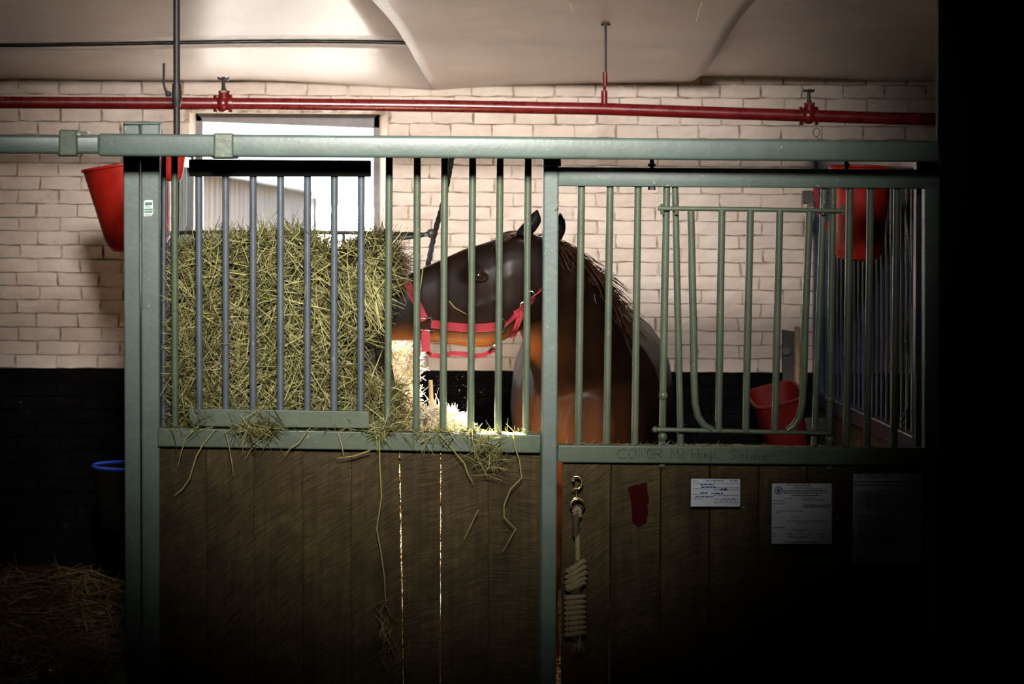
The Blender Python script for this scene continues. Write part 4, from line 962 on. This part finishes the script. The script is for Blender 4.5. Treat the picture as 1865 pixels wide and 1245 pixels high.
# eye with lids, on both sides
for sgn, far in ((-1, False), (1, True)):
    p = hit(872, 502, far, 0) or P(872, 502, YH+sgn*.1)
    ey = obj('eye', MB().ball(p+Vector((0, -sgn*.010, 0)), .021, .017, .017, 16, 10), M['eye'], horse, smooth=True)
    lid = MB(); lp = [p+Vector((.026*math.cos(a)*1.15-.001, sgn*.004, .016*math.sin(a)+.006*math.cos(a)*-.6)) for a in np.linspace(0, 2*math.pi, 19)[:-1]]
    obj('eyelid', lid.tube(lp, .0055, 8, closed=True), M['horse'], ey, smooth=True)
    n_ = hit(684, 566, far, 0)
    if n_: obj('nostril', MB().ball(n_, .013, .004, .009, 12, 8), M['black'], horse, smooth=True)
for x, Y in ((.825-.155, 9.895), (.825+.155, 9.895), (.92-.175, 10.92), (.92+.175, 10.92)):
    secs = [(Vector((x, Y-.03, .0)), Vector((.082,0,0)), Vector((0,.092,0))), (Vector((x, Y-.015, .055)), Vector((.070,0,0)), Vector((0,.078,0))), (Vector((x, Y, .105)), Vector((.056,0,0)), Vector((0,.058,0)))]
    obj('hoof', MB().loft(secs, 18, 2.2), M['hoof'], horse, smooth=True)
# mane, forelock, tail: tapered locks
def hair(n, root, tipvec, L, w, pal, rings=6):
    parts = []
    C = []; 
    mb = MB()
    for i in range(n):
        r0 = root(i/n); tv = tipvec(i/n); l = L*random.uniform(.6, 1.15); pts = []; rd = []
        side = Vector((random.uniform(-.3,.3), random.uniform(-.5,.3), random.uniform(-.2,.2)))
        for k in range(rings):
            t = k/(rings-1); pts.append(r0+tv*(l*t)+Vector((0, 0, -.55*l*t*t))+side*(l*.22*t*t)); rd.append(w*(1-.85*t)+.0004)
        mb.tube(pts, rd, 3, cap=False)
    return mb
crest = [(985,428,9.36),(1005,440,9.37),(1025,447,9.40),(1048,468,9.45),(1070,490,9.50),(1092,518,9.57),(1110,552,9.66),(1122,590,9.75)]
def crest_at(t):
    f = t*(len(crest)-1); i = min(int(f), len(crest)-2); a, b = crest[i], crest[i+1]; k = f-i
    return P(a[0]+(b[0]-a[0])*k+random.uniform(-9,3), a[1]+(b[1]-a[1])*k+random.uniform(-2,12), a[2]+(b[2]-a[2])*k+random.uniform(-.05,.04))
obj('mane', hair(620, crest_at, lambda t: Vector((random.uniform(.25,.75), random.uniform(-.5,.15), random.uniform(-.15,.28))), .17, .0022, None), M['mane'], horse)
obj('forelock', hair(110, lambda t: P(945+random.uniform(-12,14), 424+random.uniform(-3,6), YH+random.uniform(-.05,.04)), lambda t: Vector((-.75+random.uniform(-.2,.2), random.uniform(-.3,.2), .05+random.uniform(-.15,.25))), .095, .0020, None), M['mane'], horse)
obj('tail', hair(260, lambda t: Vector((.935+random.uniform(-.03,.03), 11.16+random.uniform(-.02,.03), 1.22+random.uniform(-.03,.03))), lambda t: Vector((random.uniform(-.12,.12), .10, -.62)), .75, .0030, None), M['mane'], horse)

# ------------------------------------------------------------------ halter
hl = empty('halter', P(800, 600, YH-.1), 'red webbing halter with nickel fittings on the horse\'s head', 'halter')
def surf(pts, far=False, off=.006, dY=-.02):
    out = []; last = None
    for x, y in pts:
        h = hit(x, y, far, off)
        out.append(h)
    ys = [h.y for h in out if h is not None]; fy = (sum(ys)/len(ys)) if ys else YH+(.08 if far else -.08)
    return [h if h is not None else P(x, y, YH+dY) for h, (x, y) in zip(out, pts)]
def seg(pts, n):
    o = []
    for i in range(len(pts)-1):
        for k in range(n): o.append((pts[i][0]+(pts[i+1][0]-pts[i][0])*k/n, pts[i][1]+(pts[i+1][1]-pts[i][1])*k/n))
    return o+[pts[-1]]
nb = seg([(733,505),(744,520),(757,548),(768,572),(774,583)], 3)
near = surf(nb); farp = surf([(x-2, y) for x, y in nb], True)
top_ = P(730, 500, YH); top_.z += .004
loop = near[::-1]+[P(729, 501, YH-.02), P(728, 499, YH+.02)]+farp
obj('noseband', MB().ribbon(loop, Vector((.9, 0, .42)), .029, .004), M['halter'], hl, smooth=True)
obj('cheek_strap', MB().ribbon(surf(seg([(785,589),(815,594),(850,597),(880,597),(906,594)], 3), off=.007), Vector((.05, 0, 1)), .029, .004), M['halter'], hl, smooth=True)
mbx = MB()
for dz in (-.009, -.003, .003, .009):
    mbx.tube([p+Vector((0, -.003, dz)) for p in surf(seg([(787,589),(815,594),(850,597),(880,597),(904,594)], 3), off=.007)], .0009, 4)
obj('stitching', mbx, M['halter'], hl)
obj('cheek_strap', MB().ribbon(surf(seg([(785,589),(850,597),(906,594)], 4), True, off=.007), Vector((.05, 0, 1)), .029, .004), M['halter'], hl, smooth=True, label='cheek strap on the far side')
obj('throat_strap', MB().ribbon(surf(seg([(919,592),(935,577),(952,560),(972,542),(1003,505)], 3), off=.008), Vector((.65, 0, .75)), .027, .004), M['halter'], hl, smooth=True)
obj('strap_end', MB().ribbon(surf(seg([(934,614),(940,596),(947,578),(956,562)], 3), off=.014, dY=-.11), Vector((1, 0, .3)), [.020]*9+[.024], .003), M['halter'], hl, smooth=True)
cs = [(775,600),(775,618),(776,640)]
obj('chin_strap', MB().ribbon([P(x, y, YH-.060-.004*i) for i, (x, y) in enumerate(cs)], Vector((1, 0, 0)), .029, .005), M['halter'], hl, smooth=True)
sl_ = [(777,640),(786,647),(800,648),(822,643),(845,644),(866,648),(882,646),(902,636)]
obj('chin_strap', MB().ribbon([P(x, y, YH-.03+.02*math.sin(i)) for i, (x, y) in enumerate(sl_)], Vector((0, .35, 1)), .016, .004), M['halter'], hl, smooth=True, label='slack curved strap hanging under the jaw')
mb = MB(); yq = (hit(778, 590) or P(778,590,YH-.07)).y-.008
mb.tube([P(x, y, yq) for x, y in ((765,580),(765,601),(783,602),(785,580),(775,578))], .0034, 8, closed=True); mb.bar(P(783,576,yq), P(791,583,yq), .003, n=7); mb.bar(P(783,600,yq), P(789,603,yq), .003, n=7)
obj('square_ring', mb, M['steel'], hl, smooth=True)
yq = (hit(912, 594) or P(912,594,YH-.09)).y-.010
obj('round_ring', MB().tube([P(913+8*math.cos(a), 593+13*math.sin(a), yq) for a in np.linspace(0, 2*math.pi, 21)[:-1]], .0032, 8, closed=True), M['steel'], hl, smooth=True)
obj('snap', MB().tube([P(x, y, YH-.05) for x, y in ((890,639),(896,631),(904,626),(908,631),(902,637))], .004, 8), M['steel'], hl, smooth=True)
for x, y in ((953,558),(968,538)):
    yq = (hit(x, y) or P(x,y,YH-.09)).y-.008
    obj('buckle', MB().tube([P(x+5.5*math.cos(a), y+8*math.sin(a), yq) for a in np.linspace(0, 2*math.pi, 15)[:-1]], .0022, 7, closed=True), M['steel'], hl, smooth=True)

# ------------------------------------------------------------------ lead rope hanging on the door
YL = YD-.012
lr = empty('lead_rope', P(1050, 1190, YL), 'coiled cream lead rope with a brass snap hung on the door', 'rope')
obj('nail', MB().bar(P(1045,878,YD+.02), P(1044,874,YL-.02), .0045, n=8), M['iron'], lr, smooth=True)
hk_ = [(1042,872),(1046,867.5),(1052,867),(1058,871),(1060,878),(1058,886),(1053,890),(1047,889)]
obj('snap_hook', MB().tube([P(x, y, YL-.004) for x, y in hk_], [.0034,.0042,.0046,.0048,.0048,.0046,.0044,.0036], 10).tube([P(1050,889,YL-.004), P(1050,897,YL-.004), P(1050,906,YL-.004)], [.0062,.0042,.0062], 10).ball(P(1044,891,YL-.004), .004), M['brass'], lr, smooth=True)
obj('swivel_ring', MB().tube([P(1052+12.5*math.cos(a)*(1.0 if math.sin(a) > -.9 else .8), 919-11*math.sin(a), YL-.004+.0*a) for a in np.linspace(0, 2*math.pi, 25)[:-1]], .0042, 9, closed=True).tube([P(1044,909,YL-.004),P(1050,905.5,YL-.004),P(1057,909,YL-.004)], .005, 8), M['brass'], lr, smooth=True)
def strand_rope(pts, r, mat, name, twist=.9, par=None):
    mb = MB(); pts = [Vector(p) for p in pts]; dn = []
    for i in range(len(pts)-1):
        L = (pts[i+1]-pts[i]).length; n = max(2, int(L/.0045))
        for k in range(n): dn.append(pts[i].lerp(pts[i+1], k/n))
    dn.append(pts[-1])
    for ph in (0, 2.094, 4.189):
        q_ = []
        for i, p in enumerate(dn):
            t = (dn[min(i+1, len(dn)-1)]-dn[max(i-1, 0)]).normalized(); a = t.cross(Vector((0.13, 1, .2))).normalized(); b = t.cross(a)
            q_.append(p+(a*math.cos(i*twist+ph)+b*math.sin(i*twist+ph))*r*.5)
        mb.tube(q_, r*.58, 6)
    return obj(name, mb, mat, par or lr, smooth=True)
strand_rope([P(1048,938,YL), P(1046,930,YL-.006), P(1050,925,YL-.012), P(1055,928,YL-.008), P(1055,940,YL)], .0085, M['rope'], 'eye_loop')
obj('whipping', MB().tube([P(1050,934,YL), P(1049,945,YL), P(1048.5,972,YL), P(1049,977,YL)], [.011,.0125,.0115,.009], 12), M['ropedark'], lr, smooth=True)
strand_rope([P(1051,972,YL), P(1052,1000,YL), P(1052,1030,YL)], .0085, M['rope'], 'rope_fall')
obj('rope_core', MB().tube([P(1049,1020,YL), P(1049,1070,YL), P(1047,1100,YL), P(1047,1158,YL), P(1052,1172,YL)], [.014,.020,.016,.017,.008], 12), M['ropedark'], lr, smooth=True)
def coil(y0, y1, x, hw, dy, name):
    pts = []
    for k in range(15):
        a = math.pi*2*k/14; pts.append(P(x-hw*math.cos(a), y0+(y1-y0)*(.5-.5*math.cos(a))+dy*0, YL-.017*math.sin(a)))
    return strand_rope(pts, .0088, M['rope'], name, 1.0)
for i, (ya, yb) in enumerate(((1040,1021),(1051,1031),(1061,1042),(1069,1052),(1073,1060))): coil(ya, yb, 1049, 17.5-1.2*abs(i-2), 0, 'knot_turn')
for i in range(8): coil(1088+i*9.6, 1086+i*9.4, 1047.5, 15.5, 0, 'coil_turn')
strand_rope([P(1055,1158,YL), P(1053,1166,YL-.004), P(1056,1174,YL-.004)], .0075, M['rope'], 'tail_end')
mb = MB()
for i in range(60):
    a = P(1052+random.uniform(-4,4), 1168+random.uniform(-4,4), YL-.004); b = P(1052+random.uniform(-13,17), 1174+random.uniform(0,18), YL-.004+random.uniform(-.008,.004))
    mb.tube([a, a.lerp(b, .5)+Vector((random.uniform(-.004,.004), 0, .004)), b], .0007, 3)
obj('frayed_end', mb, M['rope'], lr)
# ------------------------------------------------------------------ hay in the rack
sil = [(316,485),(330,462),(380,452),(440,440),(500,440),(545,432),(585,448),(612,460),(645,440),(690,430),(715,455),(712,500),(696,545),(684,590),(668,622),(648,640),(650,690),(690,700),(718,712),(735,745),(742,786),(620,786),(450,784),(314,782)]
core = [(x*.94+522*.06, y*.95+622*.05+6) for x, y in sil]
front = lambda px: 9.07+.05*np.clip((px-640)/90, 0, 1)
parts = []
cv = []; cf = []; n = len(core)
for Y in (9.13, 9.38):
    for x, y in core: cv.append(P(x, y, Y))
mbc = MB(); mbc.prism([P(x, y, 9.23) for x, y in core], .17)
# inner body of hay: a lumpy solid, coloured dark for shade between blades
bmc = bmesh.new(); vs = [bmc.verts.new(v) for v in mbc.v]
for f in mbc.f: bmc.faces.new([vs[i] for i in f])
bmesh.ops.triangulate(bmc, faces=bmc.faces); bmesh.ops.subdivide_edges(bmc, edges=bmc.edges, cuts=2, use_grid_fill=True)
for v in bmc.verts: v.co += Vector((random.uniform(-.012,.012), random.uniform(-.02,.02), random.uniform(-.012,.012)))
bmesh.ops.triangulate(bmc, faces=bmc.faces); bmc.verts.ensure_lookup_table()
cvv = np.array([v.co[:] for v in bmc.verts]); cff = np.array([[v.index for v in f.verts]+[f.verts[-1].index] for f in bmc.faces])
cff = np.array([[a, b, c, c] for a, b, c in [[v.index for v in f.verts] for f in bmc.faces]])
bmc.free()
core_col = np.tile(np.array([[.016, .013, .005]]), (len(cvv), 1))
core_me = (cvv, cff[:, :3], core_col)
def add_hay(n, poly, y0, y1, pal, L=(.05,.22), W=(.0010,.0021), flat=.55, kb=.35, down=0, clump=False):
    px, py = sample_poly(poly, n*(2 if clump else 1))
    if clump:
        nz = np.sin(px*.055+1.3*np.sin(py*.031))+np.sin(py*.049+1.7*np.sin(px*.037+2))+.8*np.sin((px+py)*.11)+.8*np.sin((px-1.4*py)*.083)
        k = np.argsort(-(nz+RNG.normal(0, 1.1, len(nz))))[:n]; px, py = px[k], py[k]
        Y = RNG.uniform(y0, y1, n)+np.clip(.02-.012*nz[k], 0, .05)
    else: Y = RNG.uniform(y0, y1, n)
    C = pxs(px, py, Y); D = RNG.normal(size=(n, 3)); D[:, 1] *= flat; D[:, 2] -= down
    return strands(C, D, RNG.uniform(*L, n), RNG.normal(size=(n, 3))*kb, RNG.uniform(*W, n), pal)
def tris(part):              # quads -> keep; core triangles handled apart
    return part
full = [add_hay(5200, sil, 9.045, 9.14, HAYG, clump=True), add_hay(3500, sil, 9.10, 9.23, HAYD+HAYG[7:]), add_hay(2500, sil, 9.12, 9.42, HAYG+HAYB),  # darker back strands carry the shade inside the hay
        add_hay(700, sil, 9.03, 9.10, [(0.5,0.46,0.2),(0.44,0.42,0.16)], L=(.1,.3), W=(.0012,.0021)),
        add_hay(1500, [(320,440),(460,425),(545,418),(600,440),(600,480),(320,480)], 9.05, 9.40, HAYG, L=(.05,.16)),
        add_hay(900, [(318,600),(400,600),(420,780),(314,780)], 9.03, 9.14, HAYG, L=(.06,.22)),
        add_hay(700, [(640,690),(735,700),(745,790),(640,790)], 9.03, 9.25, HAYB+HAYG, L=(.04,.16))]
# core as quads with a repeated last corner is not allowed, so give it its own thin fourth vertex
q4 = []; qc = []; qv = list(cvv)
core_faces = []
for a, b, c in cff[:, :3]:
    m = (qv[a]+qv[c])/2; qv.append(m); core_faces.append((a, b, c, len(qv)-1))
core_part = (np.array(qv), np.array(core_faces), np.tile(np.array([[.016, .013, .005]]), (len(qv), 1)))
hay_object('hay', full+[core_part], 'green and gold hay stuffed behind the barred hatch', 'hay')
# the dark wiry tangle at the top right of the rack
wir = [(618,455),(650,432),(690,420),(715,440),(738,470),(742,492),(722,520),(690,505),(650,480),(622,475)]
wp = add_hay(1500, wir, 9.08, 9.34, HAYD, L=(.03,.11), W=(.0008,.0015), flat=1, kb=1.3)
hay_object('dark_hay', [wp], 'dark curly hay tangle on top of the rack beside the horse\'s nose', 'hay')
# the wisp hanging from the horse's mouth
px = RNG.uniform(662, 690, 130); py = RNG.uniform(500, 570, 130); Cw = pxs(px, py, RNG.uniform(9.035, 9.12, 130))
Dw = np.stack([RNG.normal(.35, .22, 130), RNG.normal(0, .1, 130), RNG.normal(-1, .25, 130)], 1)
hay_object('hay_wisp', [strands(Cw, Dw, RNG.uniform(.08, .2, 130), RNG.normal(size=(130, 3))*.3, RNG.uniform(.0012, .0024, 130), [(0.5,0.46,0.2),(0.42,0.38,0.15),(.36,.33,.1)])], 'pale bunch of hay stalks drooping at the horse\'s mouth', 'hay')
# sunlit heap under the horse's chin, in the sunbeam
s1 = [(648,632),(700,626),(755,625),(756,700),(752,790),(705,790),(700,700),(652,690)]
s2 = [(752,790),(765,748),(800,742),(835,752),(858,785),(866,800),(752,800)]
HB = [(.84,.78,.66),(.88,.83,.72),(.76,.68,.52)]  # near-white colours, sun glare put into the hay
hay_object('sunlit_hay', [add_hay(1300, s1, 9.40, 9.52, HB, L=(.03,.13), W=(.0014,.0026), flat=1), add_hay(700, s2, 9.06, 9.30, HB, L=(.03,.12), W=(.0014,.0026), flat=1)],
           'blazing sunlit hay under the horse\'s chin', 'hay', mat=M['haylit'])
# chaff and hay lying along the sill rail
m_ = 900; px = np.concatenate([RNG.uniform(290, 985, 300), RNG.normal(460, 28, 170), RNG.normal(690, 30, 170), RNG.normal(820, 55, 260)])
px = np.clip(px, 292, 980); py = 779+(px-287)*.0186+RNG.uniform(-5, 4, m_)
Cs = pxs(px, py, RNG.uniform(8.945, 9.04, m_)); Ds = RNG.normal(size=(m_, 3)); Ds[:, 2] *= .5
hay_object('hay_chaff', [strands(Cs, Ds, RNG.uniform(.015, .09, m_), RNG.normal(size=(m_, 3))*.4, RNG.uniform(.0008, .0017, m_), HAYG)], 'short hay and chaff scattered along the sill under the bars', 'hay')
px = RNG.uniform(1022, 1600, 260); Cs = pxs(px, 809+(px-1020)*.0085+RNG.uniform(-3, 1, 260), RNG.uniform(8.935, 8.98, 260)); Ds = RNG.normal(size=(260, 3)); Ds[:, 2] *= .3
hay_object('hay_chaff', [strands(Cs, Ds, RNG.uniform(.01, .05, 260), RNG.normal(size=(260, 3))*.4, RNG.uniform(.0007, .0014, 260), HAYG)], 'fine chaff along the door rail above the writing', 'hay')
# hay between the boards and the bedding that glows through the gaps
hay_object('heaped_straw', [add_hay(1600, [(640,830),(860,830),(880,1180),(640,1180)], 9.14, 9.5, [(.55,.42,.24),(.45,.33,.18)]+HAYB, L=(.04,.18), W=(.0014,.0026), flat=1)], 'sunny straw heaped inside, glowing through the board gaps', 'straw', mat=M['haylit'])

# single stems hanging over the sill, one object each
YS = 8.938
stems = [([(690,783),(692,850),(695,905),(686,964),(693,1000),(700,1050),(703,1105)], .0022, 'longest pale hay stem hanging down the boards below the hatch'),
 ([(392,782),(368,812),(357,832),(345,872),(332,890),(316,903)], .0021, 'bent hay stem hanging over the sill near the left post'),
 ([(362,776),(338,798),(331,820),(324,849)], .0019, 'short kinked hay stem just right of the left post'),
 ([(410,784),(417,812),(422,840),(425,866)], .0018, 'straight thin hay stem hanging left of the second tangle'),
 ([(560,784),(545,806),(530,815),(518,829)], .0018, 'curved hay stem draped below the middle of the hatch'),
 ([(616,788),(622,810),(626,830)], .0022, 'thick short hay stem on the sill under the hatch end'),
 ([(682,770),(686,800),(687,822)], .0020, 'short hay stem beside the longest one'),
 ([(934,790),(938,815),(946,838),(950,870),(930,890),(918,920),(918,942),(939,963),(916,1003)], .0020, 'zigzag hay stem hanging near the middle post'),
 ([(800,790),(830,825),(845,842),(852,862),(862,880)], .0019, 'arched hay stem below the sunlit gap'),
 ([(871,928),(858,955),(845,982)], .0016, 'loose hay stem stuck slanting on a board'),
 ([(674,820),(645,830),(613,834)], .0026, 'flat broad hay stalk jutting left under the sill'),
 ([(492,790),(470,806),(455,820),(447,835)], .0014, 'thin hay thread hanging under the left tangle'),
 ([(870,800),(868,830),(886,865),(915,875)], .0015, 'looping hay stem in the clump near the middle post'),
 ([(1010,378),(1018,372),(1019,366)], .0016, 'tiny hay stem stuck to the middle post'),
 ([(770,489),(767,515),(764,538)], .0018, 'pale hay stem caught across the dark rope'),
 ([(818,548),(828,560),(850,572)], .0015, 'thin hay stem lying on the horse\'s cheek')]
for pts, r, lab in stems:
    Y0 = YS if pts[0][1] > 740 else 8.90 if pts[0][0] > 1000 else 9.18
    P3 = [P(x, y, Y0-random.uniform(0, .012)) for x, y in pts]; mb = MB(); mb.tube(P3, [r]*(len(P3)-1)+[r*.45], 6)
    o = obj('hay_straw', mb, M['hay'], label=lab, cat='hay', group='single hay stems hanging and stuck about')
    ca = o.data.color_attributes.new('hay_colour', 'FLOAT_COLOR', 'POINT'); col_ = random.choice([(.50,.45,.18,1),(.42,.40,.13,1),(.46,.38,.16,1)])
    ca.data.foreach_set('color', np.tile(np.array(col_, np.float32), len(o.data.vertices)))
# feathery seed head at the end of the longest stem, and clumps hanging on the sill
def tuft(name, specs, label):
    pr = []
    for n, x, y, sx, sy, L, down in specs:
        px = RNG.normal(x, sx, n); py = RNG.normal(y, sy, n); C = pxs(px, py, RNG.uniform(8.915, 8.945, n)); D = RNG.normal(size=(n, 3)); D[:, 1] *= .3; D[:, 2] -= down
        pr.append(strands(C, D, RNG.uniform(L*.4, L, n), RNG.normal(size=(n, 3))*.5, RNG.uniform(.0008, .0016, n), HAYG+[(.46,.42,.16)]))
    return hay_object(name, pr, label, 'hay')
tuft('hay_tuft', [(26,700,1145,5,24,.09,1.2),(16,704,1165,9,18,.07,1)], 'feathery seed head at the end of the longest stem')
tuft('hay_tuft', [(90,465,786,20,8,.13,.3),(24,480,770,14,14,.14,0),(14,350,770,14,14,.12,.3)], 'hay clump tangled on the sill below the hatch')
tuft('hay_tuft', [(40,880,826,16,14,.11,.6),(26,905,840,14,10,.12,0),(26,880,800,12,6,.1,.8)], 'hay clump hanging from the sill near the middle post')
tuft('hay_tuft', [(60,692,782,10,8,.12,.5),(30,790,800,22,5,.09,.4)], 'hay clump at the right end of the hatch')
# dust in the sunbeam
mb = MB()
for i in range(190):
    x, y = random.gauss(815, 42), random.gauss(735, 42)
    if not (745 < x < 890 and 640 < y < 810): continue
    c = P(x, y, random.uniform(9.08, 9.5)); r = random.uniform(.0005, .0012)
    mb.add([c+Vector((0,0,r)), c+Vector((r,0,-r)), c+Vector((-r,r,-r)), c+Vector((-r,-r,-r))], [(0,1,2),(0,2,3),(0,3,1),(1,3,2)])
obj('dust_motes', mb, M['dust'], label='dust motes floating in the sunbeam under the chin', cat='dust', kind='stuff')
for pts, lab in (([(784,692),(786,735),(785,770)], 'short upright pale stick in the sunlit hay'), ([(808,735),(830,757),(850,777)], 'slanting pale stick leaning in the sunlit hay')):
    obj('stick', MB().tube([P(x, y, 9.2) for x, y in pts], [.007,.008,.007], 8), M['stakewood'], smooth=True, label=lab, cat='stick')
# a few straws hanging off the ceiling sheets
for pts, lab in (([(976,-6),(980,4),(978,12)], 'bright straw end hanging from the ceiling, left of its neighbour'), ([(1032,-4),(1040,10),(1044,24)], 'curved straw hanging from the ceiling above the hanger rod'), ([(1278,4),(1272,22),(1268,40)], 'thin straw hanging from the ceiling near the diagonal seam')):
    mb = MB().tube([P(x, y, 10.02) for x, y in pts], [.0016,.0016,.0008], 5)
    o = obj('straw', mb, M['hay'], label=lab, cat='straw', group='straws hanging from the ceiling')
    ca = o.data.color_attributes.new('hay_colour', 'FLOAT_COLOR', 'POINT'); ca.data.foreach_set('color', np.tile(np.array((.5,.42,.2,1), np.float32), len(o.data.vertices)))
